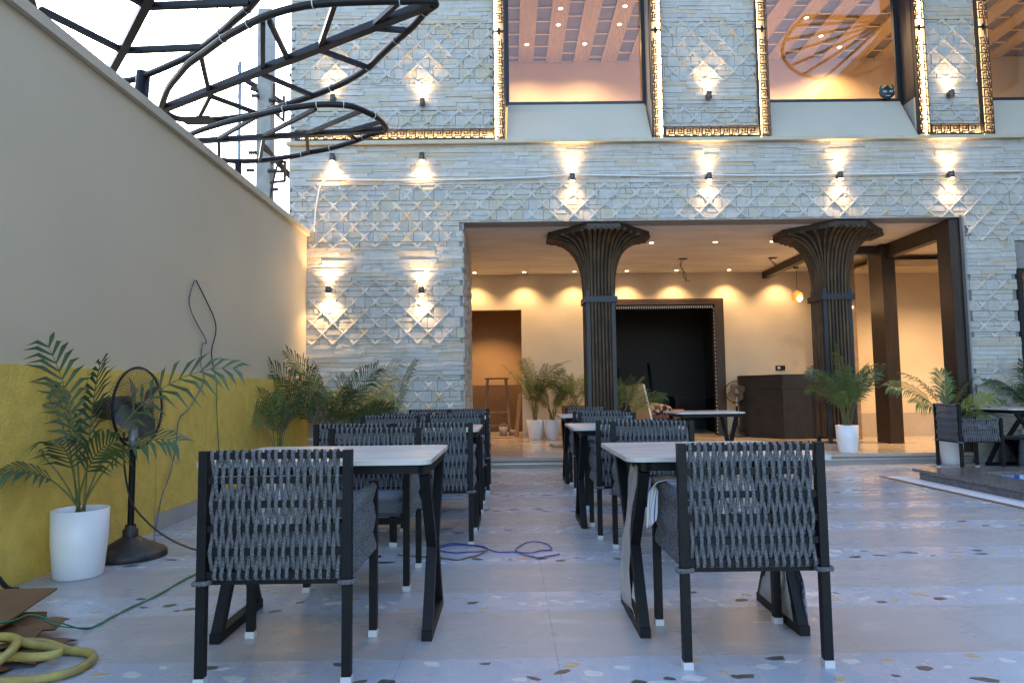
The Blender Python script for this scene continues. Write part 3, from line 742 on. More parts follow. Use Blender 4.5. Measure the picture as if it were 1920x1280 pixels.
# ================================================================== counter, pendant, portico things
co = thing('reception_counter', 'dark slate reception counter behind the right bamboo column', 'counter', (5.0, 12.4, FZ))
poly = [(4.33,12.80),(4.80,11.98),(5.75,12.02),(5.75,13.1),(4.40,13.1)]
MB().prism(poly, FZ, 1.02).build('counter_body', M['counter'], co); MB().prism([(a+(a-5.0)*.02, b+(b-12.5)*.02) for a, b in poly], 1.024, 1.27).build('counter_top', M['counter'], co)
pd = thing('pendant_lamp', 'small faceted amber pendant lamp hanging above the counter', 'pendant lamp', (5.14, 12.0, 2.65))
MB().tube([(0,0,.10),(0,0,.50)], .004, 6).build('cord', M['wblack'], pd, (0,0,0)); MB().lathe([(0,.52),(.05,.52),(.05,.50),(0,.50)], 14).build('ceiling_rose', M['black'], pd, (0,0,0))
bm = bmesh.new(); bmesh.ops.create_icosphere(bm, subdivisions=1, radius=.11); me = bpy.data.meshes.new('shade'); bm.to_mesh(me); bm.free(); me.materials.append(M['shade']); ob('shade', me, pd, (0,0,0))
MB().lathe([(0,-.09),(.035,-.06),(.04,-.02),(0,.02)], 12).build('bulb', M['bulb'], pd, (.0,-.09,-.02))
pl = bpy.data.lights.new('pendant_light', 'POINT'); pl.energy = 2*LP; pl.color = WARM; pl.shadow_soft_size = .05
plo = bpy.data.objects.new('pendant_light', pl); COL.objects.link(plo); plo.parent = pd; plo.location = (0,-.2,-.05)
sb = thing('switch_box', 'dark wall socket plate above the counter', 'switch', (5.26, YB, 1.42)); MB().box(-.09,.09,-.02,-.001,-.045,.045).build('plate', M['black'], sb, (0,0,0)); MB().box(-.06,-.01,-.028,-.021,-.02,.025).build('socket', M['cap'], sb, (0,0,0))
sp = thing('spray_bottle', 'small blue spray bottle standing on the dark counter', 'bottle', (5.52, 12.3, 1.27)); MB().lathe([(0,0),(.035,0),(.035,.07),(.012,.10),(.012,.13)], 12).build('bottle_body', M['wblue'], sp, (0,0,0)); MB().box(-.05,.02,-.012,.012,.13,.155).build('trigger', M['wblue'], sp, (0,0,0))
for x, lab in ((3.06,'open ceiling junction with dangling wires between the columns'),(4.63,'open ceiling junction with short wires left of right column')):
    j = thing('ceiling_junction', lab, 'wiring', (x, 11.75, zc)); MB().box(-.07,.07,-.04,.04,-.012,-.001).build('junction_plate', M['black'], j, (0,0,0))
    k = 1 if x < 4 else .35
    MB().tube(smooth_path([(-.03,0,-.01),(-.05,0,-.12*k),(.01,0,-.22*k),(0,.01,-.3*k),(.06,0,-.38*k),(.11,0,-.40*k)]), .006, 5).build('wire', M['wblack'], j, (0,0,0)); MB().tube(smooth_path([(.02,0,-.01),(-.04,0,-.14*k),(.05,.01,-.28*k),(.03,0,-.42*k)]), .005, 5).build('wire', M['wblack'], j, (0,0,0))
# wooden step ladder in the store room
ld = thing('step_ladder', 'worn wooden step ladder standing in the left doorway', 'ladder', (-.25, 14.2, FZ))
lm = MB()
for s in (-1, 1):
    MB().bar((s*.27,-.22,0),(s*.19,-.03,1.14),.05,.035).build('ladder_leg', M['oldwood'], ld, (0,0,0)); MB().bar((s*.27,.25,0),(s*.19,.03,1.14),.05,.035).build('ladder_leg', M['oldwood'], ld, (0,0,0))
for k in range(4):
    z = .2+.27*k; w = .27-.08*z/1.14; MB().box(-w,w,-.22+.19*z/1.14-.03,-.22+.19*z/1.14+.03,z-.015,z+.015).build('rung', M['oldwood'], ld, (0,0,0))
MB().box(-.25,.25,-.1,.1,1.145,1.175).build('ladder_top', M['oldwood'], ld, (0,0,0))
for k, (x, y_, h, lab) in enumerate(((-.12,13.9,.18,'pale paint bucket on the floor below the step ladder'),(.10,13.95,.12,'small low tub beside the bucket in the left doorway'))):
    t = thing('paint_bucket', lab, 'bucket', (x, y_, FZ)); MB().lathe([(0,0),(.07,0),(.09,h),(.085,h),(.068,.01)], 16).build('bucket_body', M['sack'], t, (0,0,0)); MB().tube([(.09*math.cos(a),0,h+.06*math.sin(a)) for a in [PI*i/8 for i in range(9)]], .004, 5).build('bucket_handle', M['galv'], t, (0,0,0))
lb = thing('leaning_plank', 'narrow wooden plank leaning inside the left doorway by its jamb', 'plank', (.2, 13.6, FZ)); MB().bar((-.06,0,0),(.03,.25,.85),.08,.02).build('plank_board', M['oldwood'], lb, (0,0,0))
# items at the dark doorway
bo = thing('leaning_board', 'framed board leaning near the left column with pale edge', 'board', (2.30, 11.9, FZ))
MB().bar((.08,0,.0),(-.06,.30,.98),.32,.02,(0,1,0)).build('board_panel', M['boardback'], bo, (0,0,0)); MB().bar((.245,-.002,.0),(.105,.298,.98),.03,.04,(0,1,0)).build('board_edge', M['mirror'], bo, (0,0,0))
be = thing('maroon_bench', 'low maroon bench in front of the dark doorway', 'bench', (2.72, 12.3, FZ)); MB().box(-.35,.40,-.18,.18,.38,.44).build('bench_seat', M['maroon'], be, (0,0,0))
for sx in (-.3,.35):
    for sy in (-.14,.14): MB().box(sx-.025,sx+.025,sy-.025,sy+.025,0,.38).build('leg', M['maroon'], be, (0,0,0))
bm = bmesh.new(); bmesh.ops.create_icosphere(bm, subdivisions=3, radius=1)
rb = random.Random(2)
for v in bm.verts:
    k = 1+.12*math.sin(v.co.x*7+1)*math.cos(v.co.y*6)+rb.uniform(-.03,.03); v.co = Vector((v.co.x*.28*k, v.co.y*.15*k, max(v.co.z, -.7)*.12*k))
me = bpy.data.meshes.new('cloth_bundle'); bm.to_mesh(me); bm.free(); me.materials.append(M['cloth'])
tag(ob('cloth_bundle', me, None, (2.62,12.28,FZ+.44+.085)), 'patterned black and pink cloth bundle lying on the maroon bench', 'cloth')
ro = thing('cloth_roll', 'orange-brown cloth roll at the end of the maroon bench', 'roll', (3.02, 12.3, FZ+.44)); MB().tube([(-.12,0,.045),(.12,.02,.045)], .045, 12).build('roll_body', M['orange'], ro, (0,0,0)); MB().tube([(.121,.02,.045),(.124,.02,.045)], .02, 10).build('roll_core', M['sack'], ro, (0,0,0))
bu = thing('teal_bucket', 'dark teal bucket in the dark doorway', 'bucket', (3.35, 13.9, FZ)); MB().lathe([(0,0),(.13,0),(.16,.42),(.15,.42),(.12,.02)], 20).build('bucket_body', M['teal'], bu, (0,0,0)); MB().lathe([(.16,.40),(.168,.40),(.168,.43),(.15,.43)], 20).build('bucket_rim', M['teal'], bu, (0,0,0))
dsk = thing('dark_desk', 'black desk standing in the shadows of the dark hall', 'desk', (3.9, 14.6, FZ)); MB().box(-.45,.5,-.3,.3,.70,.75).build('desk_top', M['black'], dsk, (0,0,0)); MB().box(-.42,-.36,-.28,.28,0,.70).build('desk_side', M['black'], dsk, (0,0,0)); MB().box(.40,.46,-.28,.28,0,.70).build('desk_side', M['black'], dsk, (0,0,0))
lp = thing('leaning_pole', 'dark pole leaning inside the dark hall', 'pole', (2.95, 14.2, FZ)); MB().tube([(.10,0,0),(0,.2,1.45)], .03, 8).build('pole_shaft', M['black'], lp, (0,0,0)); MB().lathe([(.0,0),(.04,0),(.04,.04),(0,.04)], 8, (.10,0,0)).build('pole_foot', M['black'], lp, (0,0,0))
cn = thing('dark_cone', 'slim dark conical lamp shade shape standing in the dark hall', 'cone', (2.35, 14.6, FZ)); MB().box(-.12,.12,-.12,.12,.0,.72).build('cone_stand', M['black'], cn, (0,0,0)); MB().lathe([(.10,.72),(.05,1.05),(.008,1.35)], 12).build('cone_body', M['black'], cn, (0,0,0))
bm = bmesh.new(); bmesh.ops.create_icosphere(bm, subdivisions=2, radius=1)
for v in bm.verts: v.co = Vector((v.co.x*.17*(1+.15*math.sin(v.co.y*5)), v.co.y*.12, (max(v.co.z,-.55)+.55)*.055))
me = bpy.data.meshes.new('floor_sack'); bm.to_mesh(me); bm.free(); me.materials.append(M['sack'])
tag(ob('floor_sack', me, None, (.80,10.9,FZ)), 'flat pale sack lying on the portico floor left of the column', 'sack')

# ================================================================== chairs
def strap(b, pts, w, th):
    P_ = smooth_path(pts, 3); n = 8; vs_ = []; X = Vector((1,0,0))
    for i, p in enumerate(P_):
        t = (P_[min(i+1, len(P_)-1)]-P_[max(i-1, 0)]).normalized(); x = (X-t*t.x).normalized(); y_ = t.cross(x)
        for k in range(n):
            c, s_ = math.cos(2*PI*k/n), math.sin(2*PI*k/n); c = math.copysign(abs(c)**.7, c); s_ = math.copysign(abs(s_)**.7, s_)
            vs_.append(p+x*c*w+y_*s_*th)
    b.add(vs_, [(i*n+k, i*n+(k+1) % n, (i+1)*n+(k+1) % n, (i+1)*n+k) for i in range(len(P_)-1) for k in range(n)], 0, True)
def rope_loop(x0, r, rails, ext, amp, dirx, w=.0069):
    """two woven strands over horizontal rails; rails: z from top to bottom; strand runs in (x0, y, z)"""
    b = MB()
    for s, dx in ((1, 0), (-1, dirx)):
        pts = []; jx = r.uniform(-.0035,.0035); j2 = r.uniform(-.005,.005)
        n = len(rails)
        pts.append((x0+dx+jx, 0, rails[0]+ext))
        for i, z in enumerate(rails):
            sg = s*(1 if i % 2 == 0 else -1)
            if i == 0: sg = 1 if s > 0 else -1
            pts.append((x0+dx+jx*(1-i/n)+j2*(i/n)+r.uniform(-.0012,.0012), -sg*amp, z))
        pts.append((x0+dx+j2, 0, rails[-1]-ext))
        strap(b, pts, w, .0038)
    return b
ch = thing('rope_chair', '', 'chair')
HW, HD = .255, .235
for sx in (-1, 1):
    MB().box(sx*HW-.016, sx*HW+.016, -HD-.016, -HD+.016, .022, .806).build('rear_leg', M['black'], ch, (0,0,0))
    MB().box(sx*HW-.016, sx*HW+.016, HD-.016, HD+.016, .022, .635).build('front_leg', M['black'], ch, (0,0,0))
    for y_ in (-HD, HD): MB().box(sx*HW-.0185, sx*HW+.0185, y_-.0185, y_+.0185, 0, .026).build('foot_cap', M['cap'], ch, (0,0,0))
RZ = [.788,.702,.618,.534,.452,.374]
rail_me = MB().box(-HW+.0165, HW-.0165, -HD-.009, -HD+.009, -.012, .012).mesh('back_rail', M['black'])
for z in RZ: ob('back_rail', rail_me, ch, (0,0,z))
for sx in (-1, 1):
    for za, zb in ((.598,.612),(.490,.497),(.374,.378)): MB().bar((sx*HW,-HD+.017,za),(sx*HW,HD-.017,zb),.016,.022).build('arm_rail', M['black'], ch, (0,0,0))
sf = MB()
for y_ in (-HD+.03, HD-.0): sf.box(-HW+.0165, HW-.0165, y_-.014, y_+.014, .335, .365)
for k in range(4): sf.box(-HW+.06+k*.125, -HW+.08+k*.125, -HD+.045, HD-.015, .340, .360)
sf.build('seat_frame', M['black'], ch, (0,0,0))
cb = bmesh.new(); bmesh.ops.create_cube(cb, size=1); bmesh.ops.scale(cb, vec=(.462,.455,.085), verts=cb.verts); bmesh.ops.subdivide_edges(cb, edges=[e for e in cb.edges], cuts=2, use_grid_fill=True)
bmesh.ops.bevel(cb, geom=[e for e in cb.edges if len(e.link_faces) == 2 and e.calc_face_angle(0) > 1], offset=.022, segments=3, affect='EDGES')
me = bpy.data.meshes.new('seat_cushion'); cb.to_mesh(me); cb.free(); me.materials.append(M['cushion']); me.polygons.foreach_set('use_smooth', [True]*len(me.polygons)); ob('seat_cushion', me, ch, (0,.012,.411))
rr_ = random.Random(11)
NB = 16; pitch = (2*HW-.05)/NB
for i in range(NB): rope_loop(-HW+.030+i*pitch, rr_, RZ, .017, .0130, pitch*.5).build('back_strap', M['rope'], ch, (0,-HD,0))
NA = 17; pa = (2*HD-.05)/NA
arm_l = []
for i in range(NA):
    t = i/(NA-1); zt = .60+.014*t
    b = rope_loop(0, rr_, [zt, .495, .376], .019, .0150, pa*.5, .0072)
    b.v = [(y_, x+(-HD+.028+i*pa), z) for x, y_, z in b.v]; b.f = [tuple(reversed(f)) for f in b.f]
    arm_l.append(b.mesh('arm_strap', M['rope']))
for sx in (-1, 1):
    for me in arm_l: ob('arm_strap', me, ch, (sx*HW, 0, 0))
for sx in (-1, 1):
    MB().tube(smooth_path([(-.022,-.020,0),(.022,-.021,.002),(.021,.021,0),(-.021,.021,-.002)], 3, True), .009, 6, True).build('rope_end', M['rope'], ch, (sx*HW, -HD, .348))
bpy.context.view_layer.update(); index_kids(ch)
CH = 'rope-backed dining chairs'
ch['group'] = CH
ch.location = (-.832, 2.70, 0); ch['label'] = 'nearest left rope chair seen from behind, front left of the picture'
def chair(x, yb, rz, label, **k):   # yb: distance of the back legs
    y_ = yb+HD if abs(rz) < 1 else yb-HD
    return dup(ch, (x, y_, 0), rz, label, CH, **k)
chair(-.79, 4.05, PI, 'rope chair with grey cushion facing us across the nearest left table')
chair(-1.04, 4.62, .0, 'rope chair by the yellow wall, back to us, near side of second left table')
chair(-.515, 4.61, .0, 'rope chair by the aisle, back to us, near side of second left table')
chair(-1.08, 6.30, PI+.03, 'rope chair facing us beyond the second left table, wall side')
chair(-.50, 6.32, PI, 'rope chair facing us beyond the second left table, aisle side')
chair(-1.06, 6.98, .02, 'rope chair back to us at the third left table, wall side')
chair(-.475, 6.97, 0, 'rope chair back to us at the third left table, aisle side')
chair(-1.00, 8.72, PI, 'farthest left rope chair facing us below the palms, wall side')
chair(-.52, 8.72, PI, 'farthest left rope chair facing us, nearest the portico step')
chair(.890, 2.55, .0, 'nearest right rope chair seen from behind with towel on its arm')
chair(.930, 4.47, PI, 'rope chair facing us across the nearest right table')
chair(.868, 4.74, .0, 'rope chair back to us on near side of second right table')
chair(.92, 6.45, PI, 'rope chair facing us beyond the second right table')
chair(.925, 7.05, .0, 'rope chair back to us on near side of third right table')
chair(.98, 8.75, PI, 'farthest right-row rope chair facing us by the portico step')
a = math.radians(-94)
dup(ch, (5.62, 8.40, 0), a, 'rope chair seen from its side behind the pool kerb, at far right', CH)
dup(ch, (6.92, 8.55, .10), 0, 'tipped rope chair leaning under the table at right picture edge', CH, rot=(math.radians(-87), 0, math.radians(78)))

# ================================================================== tables
def table(hx):
    t = thing('dining_table', '', 'table', group='white-topped dining tables')
    hy = .405; r = .05
    poly = []
    for cx, cy, a0 in ((hx-r,hy-r,0),(-hx+r,hy-r,PI/2),(-hx+r,-hy+r,PI),(hx-r,-hy+r,1.5*PI)):
        for k in range(5): poly.append((cx+r*math.cos(a0+k*PI/8), cy+r*math.sin(a0+k*PI/8)))
    MB().prism(poly, .724, .742).build('table_top', M['marble'], t, (0,0,0))
    ap = MB(); ax, ay = hx-.035 if hx > .45 else hx-.085, .33
    ap.box(-ax,ax,-ay-.02,-ay+.02,.684,.722); ap.box(-ax,ax,ay-.02,ay+.02,.684,.722); ap.box(-ax-.02,-ax+.02,-ay-.02,ay+.02,.682,.7225); ap.box(ax-.02,ax+.02,-ay-.02,ay+.02,.682,.7225)
    ap.build('apron', M['black'], t, (0,0,0))
    for s in (-1, 1):
        for d in (-1, 1):
            l = MB(); w = .042
            l.bar((s*ax, d*.30, .684), (s*ax, d*.045, .335), w, w, (1,0,0)); l.bar((s*ax, d*.045, .345), (s*ax, d*.225, .012), w, w, (1,0,0))
            l.build('leg', M['black'], t, (0,0,0))
        MB().box(s*ax-.0215, s*ax+.0215, -.245, .245, 0, .040).build('floor_bar', M['black'], t, (0,0,0))
    return t
TG = 'white-topped dining tables'
for hx, lst in ((.465, ((-.775,3.10,0,'white-topped table between the two nearest left chairs'),(-.685,5.34,0,'second white-topped table of the left row'),(-.69,7.68,0,'farthest white-topped table of the left row'))),
    (.41, ((.87,3.10,0,'white-topped table with plastic-wrapped legs at the nearest right chair'),(.87,5.34,0,'second white-topped table of the right row'),(.96,7.80,0,'third white-topped table of the right row'),
    (2.41,8.55,0,'white-topped table standing alone before the dark doorway'),(6.36,8.50,PI/2,'white-topped table at right picture edge beyond the pool')))):
    T = table(hx); bpy.context.view_layer.update(); index_kids(T)
    x, y_, rz, lab = lst[0]; T.location = (x, y_, 0); T['label'] = lab
    for x, y_, rz, lab in lst[1:]: dup(T, (x, y_, 0), rz, lab, TG)

# ================================================================== potted palms
def frond(length, a0, a1, nl, ll, lw, r, petiole=.42, curl=.5, rad=.006):
    roll = r.uniform(-1.15, 1.15)
    """frond in the xz plane leaning to +x; returns (rachis MB, leaflets MB)"""
    N = 16; pts = []; p = Vector((0,0,0)); tg = []
    for i in range(N+1):
        t = i/N; a = a0+(a1-a0)*t**1.6
        d = Vector((math.sin(a), 0, math.cos(a))); tg.append(d); pts.append(p.copy()); p = p+d*length/N
    b = MB(); b.tube(pts, [rad*(1-.75*i/N) for i in range(N+1)], 5, mi=1)
    for k in range(nl):
        t = petiole+(1-petiole)*(k+.5)/nl; f = t*N; i = min(int(f), N-1); u = f-i
        q = pts[i].lerp(pts[i+1], u); d = tg[i].lerp(tg[min(i+1,N)], u).normalized()
        upn = Vector((-d.z, 0, d.x)); sv = Vector((0,1,0))*math.cos(roll)+upn*math.sin(roll)
        s_ = (t-petiole)/(1-petiole); L = ll*(.45+1.1*math.sin(PI*(.18+.72*s_)))*.75*r.uniform(.85,1.12)
        for sd in (-1, 1):
            ang = .55+.55*(1-s_)+r.uniform(-.1,.1)
            v = (d*math.cos(ang)+sv*sd*math.sin(ang)+Vector((0,0,.22-.25*s_))).normalized()
            mid = q+v*L*.5; tip = q+v*L*.92+Vector((0,0,-curl*L*r.uniform(.35,.8)))
            side = (d-v*d.dot(v)).normalized()*lw
            b.add([q-side*.35, q+side*.35, mid+side, mid-side, tip], [(0,1,2,3),(3,2,4)], 0)
    return b
def pot(t, h, rt_, rb_, m='pot'):
    p = MB(); p.lathe([(0,0),(rb_*.96,0),(rb_,.012),(rb_+(rt_-rb_)*.5+.006,h*.5),(rt_,h),(rt_-.009,h),(rt_-.012,h-.05),(rb_-.01,.05)], 32)
    po = p.build('pot', M[m], t, (0,0,0)); MB().lathe([(rt_-.012,h-.045),(0,h-.035)], 24).build('soil', M['soil'], po, (0,0,0))
def palm(label, loc, h, rt_, rb_, spec, mats, seed, cluster=.03, potm='pot', lw=.0062, ll=.20, nl=22, base=None, grp='potted palms'):
    t = thing('potted_palm', label, 'potted plant', loc, group=grp); pot(t, h, rt_, rb_, potm)
    r = random.Random(seed)
    for i, (az, length, a0, a1) in enumerate(spec):
        b = frond(length, a0, a1, nl, ll, lw, r)
        bx = Vector((r.uniform(-cluster,cluster), r.uniform(-cluster,cluster), h-.04))
        m = mats[i % len(mats)]
        o = b.build('frond', [M[m], M['stem']], t, bx); o.rotation_euler = (0,0,az)
    return t
def rspec(n, L, seed, a0=(.05,.45), a1=(.9,1.9)):
    r = random.Random(seed); return [(2*PI*i/n*1.0+r.uniform(-.4,.4)+i*2.4, L*r.uniform(.65,1.1), r.uniform(*a0), r.uniform(*a1)) for i in range(n)]
D = math.radians
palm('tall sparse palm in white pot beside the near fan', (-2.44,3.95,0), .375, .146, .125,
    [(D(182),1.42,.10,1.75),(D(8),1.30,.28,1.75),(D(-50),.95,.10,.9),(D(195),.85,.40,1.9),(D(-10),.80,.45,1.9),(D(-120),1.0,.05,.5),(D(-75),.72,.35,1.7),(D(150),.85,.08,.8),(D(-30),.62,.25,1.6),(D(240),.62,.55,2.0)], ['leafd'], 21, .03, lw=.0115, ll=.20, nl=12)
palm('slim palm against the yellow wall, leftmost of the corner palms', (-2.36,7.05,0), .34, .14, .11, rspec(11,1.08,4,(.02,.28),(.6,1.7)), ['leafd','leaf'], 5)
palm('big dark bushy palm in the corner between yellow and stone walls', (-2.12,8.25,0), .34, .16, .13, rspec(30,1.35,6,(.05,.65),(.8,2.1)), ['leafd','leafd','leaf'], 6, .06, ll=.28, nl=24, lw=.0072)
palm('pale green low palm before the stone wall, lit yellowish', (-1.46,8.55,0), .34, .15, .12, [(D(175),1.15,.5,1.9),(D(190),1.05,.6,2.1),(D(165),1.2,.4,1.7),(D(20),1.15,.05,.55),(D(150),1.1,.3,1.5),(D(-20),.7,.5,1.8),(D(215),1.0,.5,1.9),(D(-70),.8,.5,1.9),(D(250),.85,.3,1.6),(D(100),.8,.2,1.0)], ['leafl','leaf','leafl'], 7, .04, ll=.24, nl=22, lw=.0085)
palm('tall bushy palm in white pot beside the left doorway', (.48,12.72,FZ), .36, .16, .115, rspec(16,1.28,8,(.02,.35),(.6,1.7)), ['leaf','leafd'], 9, .04, ll=.20)
palm('shorter palm in white pot, second from the left doorway', (.79,12.66,FZ), .36, .16, .115, rspec(13,.98,10,(.05,.4),(.8,1.9)), ['leafd','leaf'], 10, .04, ll=.17)
palm('bushy palm in wide brown planter just left of the left column', (1.16,12.3,FZ), .62, .22, .17, rspec(18,.72,12,(.1,.8),(.9,1.9)), ['leaf','leafl','leafd'], 12, .09, 'card', ll=.18)
palm('palm in small pale pot at the foot of the left column', (1.70,10.5,FZ), .38, .12, .10, rspec(18,.86,14,(.1,.75),(.7,1.8)), ['leaf','leafd'], 14, .05, ll=.19)
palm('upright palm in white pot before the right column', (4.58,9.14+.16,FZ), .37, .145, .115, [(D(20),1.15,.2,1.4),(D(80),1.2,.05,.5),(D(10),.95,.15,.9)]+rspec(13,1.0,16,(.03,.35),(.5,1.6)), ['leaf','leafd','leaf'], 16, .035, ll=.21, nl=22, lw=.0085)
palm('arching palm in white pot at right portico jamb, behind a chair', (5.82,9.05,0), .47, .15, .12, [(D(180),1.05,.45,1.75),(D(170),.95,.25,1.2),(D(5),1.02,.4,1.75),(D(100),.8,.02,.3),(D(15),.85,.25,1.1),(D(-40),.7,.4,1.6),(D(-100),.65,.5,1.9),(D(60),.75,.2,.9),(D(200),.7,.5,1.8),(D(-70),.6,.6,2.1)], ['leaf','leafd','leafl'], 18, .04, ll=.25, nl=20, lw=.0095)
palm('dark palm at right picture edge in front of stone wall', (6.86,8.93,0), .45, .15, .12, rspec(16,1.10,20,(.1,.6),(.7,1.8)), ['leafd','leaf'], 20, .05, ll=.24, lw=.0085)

# ================================================================== pedestal fans
def fan(label, loc, head_dir, hz, R, base_r, nw=64, blade_m='blade'):
    t = thing('pedestal_fan', label, 'fan', loc, group='pedestal fans')
    MB().lathe([(0,.0),(base_r,.0),(base_r,.03),(base_r*.94,.045),(base_r*.55,.085),(base_r*.28,.12),(base_r*.22,.13),(0,.13)], 32).build('base', M['fanblk'], t, (0,0,0))
    MB().lathe([(.045,.125),(.045,.17),(.032,.18),(.032,.2)], 16).build('collar', M['fanblk'], t, (0,0,0))
    MB().lathe([(.019,.13),(.019,hz-.12)], 14).build('pole', M['black'], t, (0,0,0))
    MB().lathe([(.028,hz-.26),(.028,hz-.10),(.02,hz-.08),(0,hz-.08)], 14).build('neck', M['galv'], t, (0,0,0))
    MB().tube([(-.03,0,hz-.20),(-.07,0,hz-.20)], .012, 8).build('knob', M['black'], t, (0,0,0))
    n = Vector(head_dir).normalized(); q = n.to_track_quat('Z', 'Y'); hc = Vector((0,0,hz))
    def tf(b): b.v = [tuple(hc+q @ Vector(v)) for v in b.v]; return b
    mo = MB(); mo.lathe([(0,-.25),(.05,-.245),(.072,-.20),(.078,-.12),(.075,-.04),(.04,-.03),(0,-.03)], 20); mo = tf(mo).build('motor', M['fanblk'], t, (0,0,0))
    cg = MB(); prof = [(.035,-.035),(R*.6,-.045),(R*.93,-.02),(R,.025)]; prof2 = [(.05,.10),(R*.6,.095),(R*.93,.065),(R,.035)]
    for pr in (prof, prof2):
        for k in range(nw):
            a = 2*PI*k/nw; cg.tube([(r*math.cos(a+.12*j), r*math.sin(a+.12*j), z) for j, (r, z) in enumerate(pr)], 0.0015, 3, caps=False)
    for r, z in ((R*.62,.096),(R*.62,-.046)): cg.tube([(r*math.cos(2*PI*k/32), r*math.sin(2*PI*k/32), z) for k in range(32)], .002, 4, True)
    tf(cg).build('cage', M['fanwire'], t, (0,0,0))
    rg = MB(); rg.tube([(R*math.cos(2*PI*k/40), R*math.sin(2*PI*k/40), .03) for k in range(40)], .008, 6, True); tf(rg).build('cage_ring', M['black'], t, (0,0,0))
    hub = MB(); hub.lathe([(.035,.0),(.035,.06),(.02,.075),(0,.078)], 16); tf(hub).build('hub', M['black'], t, (0,0,0))
    for k in range(4):
        a = 2*PI*k/4+.5; bl = MB(); NR, NC = 6, 5; vv = []
        for i in range(NR):
            rr = .03+(R*.86-.03)*i/(NR-1); wd = .035+.075*math.sin(PI*min(1, (i+.6)/(NR-.2)))
            for j in range(NC):
                u = j/(NC-1)-.5; aa = a+u*wd*2/max(rr,.09)*.75; vv.append((rr*math.cos(aa), rr*math.sin(aa), .03+u*.06))
        bl.add(vv, [(i*NC+j, i*NC+j+1, (i+1)*NC+j+1, (i+1)*NC+j) for i in range(NR-1) for j in range(NC-1)], 0, True); tf(bl).build('blade', M[blade_m], t, (0,0,0))
    ctr = MB(); ctr.lathe([(0,.105),(.05,.104),(.055,.098),(.05,.095),(0,.095)], 20); tf(ctr).build('cage_badge', M['fanwire'], t, (0,0,0))
    return t
fan('dusty black pedestal fan beside the yellow wall, turned to the right', (-2.40,4.40,0), (.995,-.08,.02), .935, .255, .215)
fan('small pedestal fan in front of the back wall beside the counter', (4.24,12.75,FZ), (-.25,-1,0), .83, .20, .16, 30)

# ================================================================== pool kerb
po = thing('pool_kerb', 'raised grey granite pool kerb with mosaic-lined basin at right', 'pool', (4.45, 6.5, 0))
kb = MB(); kb.box(4.49, 4.86, 1.5, 7.55, 0, .090); kb.box(4.86, 11, 7.20, 7.55, 0, .090); kb.build('kerb_face', M['granite'], po)
for a, b in zip([1.5+.9*i for i in range(7)]+[7.58], [1.5+.9*i for i in range(1,7)]+[7.58, 7.58]):
    if b-a > .05: MB().box(4.43, 4.895, a+.001, b-.001, .092, .122).build('coping_slab', M['granite_top'], po)
for i in range(7): MB().box(4.897+.9*i, 4.895+.9*(i+1), 7.185, 7.58, .092, .122).build('coping_slab', M['granite_top'], po)
mz = random.Random(4)
tile_me = MB().box(0, .046, -.004, .004, 0, .046).mesh('mosaic_tile', M['mosb'])
tw = MB()
for i in range(100):
    for j in range(2): 
        if i < 90: ob('mosaic_tile', tile_me, po, (4.91+i*.05-4.45, 7.178-6.5, -.012+j*.05))
MB().box(4.87, 11, 1.5, 7.195, -.04, -.02).build('pool_water', M['water'], po)
MB().box(4.86, 4.90, 1.5, 7.2, -.04, .09).build('basin_lining', M['mosb'], po); MB().box(4.9, 11, 7.183, 7.20, -.04, .09).build('basin_lining', M['granite'], po)
dn = thing('floor_drain', 'white slotted drain grating along the pool kerb', 'drain', (4.35, 6.5, 0))
dm = MB().box(0, .215, .001, .0235, .003, .010).mesh('grating_bar', M['drain'])
bars = MB()
for i in range(230): 
    yb = 7.80-.025*(i+1)
    bars.box(4.245, 4.475, yb+.0008, yb+.0242, .003, .010)
o = bars.build('grating_bars', M['drain'], dn); o['kind'] = 'stuff'
ed = MB(); ed.box(4.205, 4.244, 1.5, 7.84, .0005, .008); ed.box(4.244, 4.49, 7.805, 7.84, .0005, .008); ed.build('drain_edge', M['boardback'], dn)

# ================================================================== steel leaf canopy
LC = thing('leaf_canopy', 'black steel canopy of three leaf-shaped pipe frames above the boundary wall', 'canopy', (-3.95, 7.1, 0))
MB().tube([(-3.95,7.1,-.05),(-3.95,7.1,3.2),(-3.85,7.05,4.45)], .07, 12).build('trunk', M['steel'], LC)
def leaf(z, out, mid, veins, ro=.031, rm=.036, rv=.019, ties=()):
    V = lambda p: Vector((p[0], p[1], z+.0))
    path = smooth_path([V(p) for p in out], 4)
    o = MB().tube(path, ro, 10, ).build('leaf_outline', M['steel'], LC)
    mb = MB()
    for a, b in zip(mid, mid[1:]): mb.bar(V(a), V(b), rm*2, rm*1.6)
    mb.build('midrib', M['steel'], o)
    for a, b in zip(veins[::2], veins[1::2]): MB().bar(V(a), V(b), rv*2, rv*2).build('vein', M['steel'], o)
    for k in ties:
        p, q = path[k], path[k+1]; d = (q-p).normalized(); x = d.cross(Vector((0,0,1))).normalized(); y_ = Vector((0,0,1))
        MB().tube([p+(x*math.cos(2*PI*j/12)+y_*math.sin(2*PI*j/12))*(ro+.003) for j in range(12)], .004, 4, True).build('cable_tie', M['wwhite'], o)
l1 = [(-3.59,6.93),(-3.31,6.5),(-3.05,6.19),(-2.86,5.98),(-2.64,5.79),(-2.37,5.55),(-2.2,5.42),(-1.92,5.23),(-1.6,5.09),(-1.34,5.04),(-1.0,5.02),(-.8,5.02),(-.53,5.04),(-.63,5.18),(-.76,5.39),(-.92,5.6),(-1.1,5.85),(-1.26,6.08),(-1.54,6.37),(-1.88,6.63),(-2.24,6.85),(-2.64,7.09),(-3.03,7.21),(-3.32,7.25),(-3.56,7.19),(-3.59,6.93)]
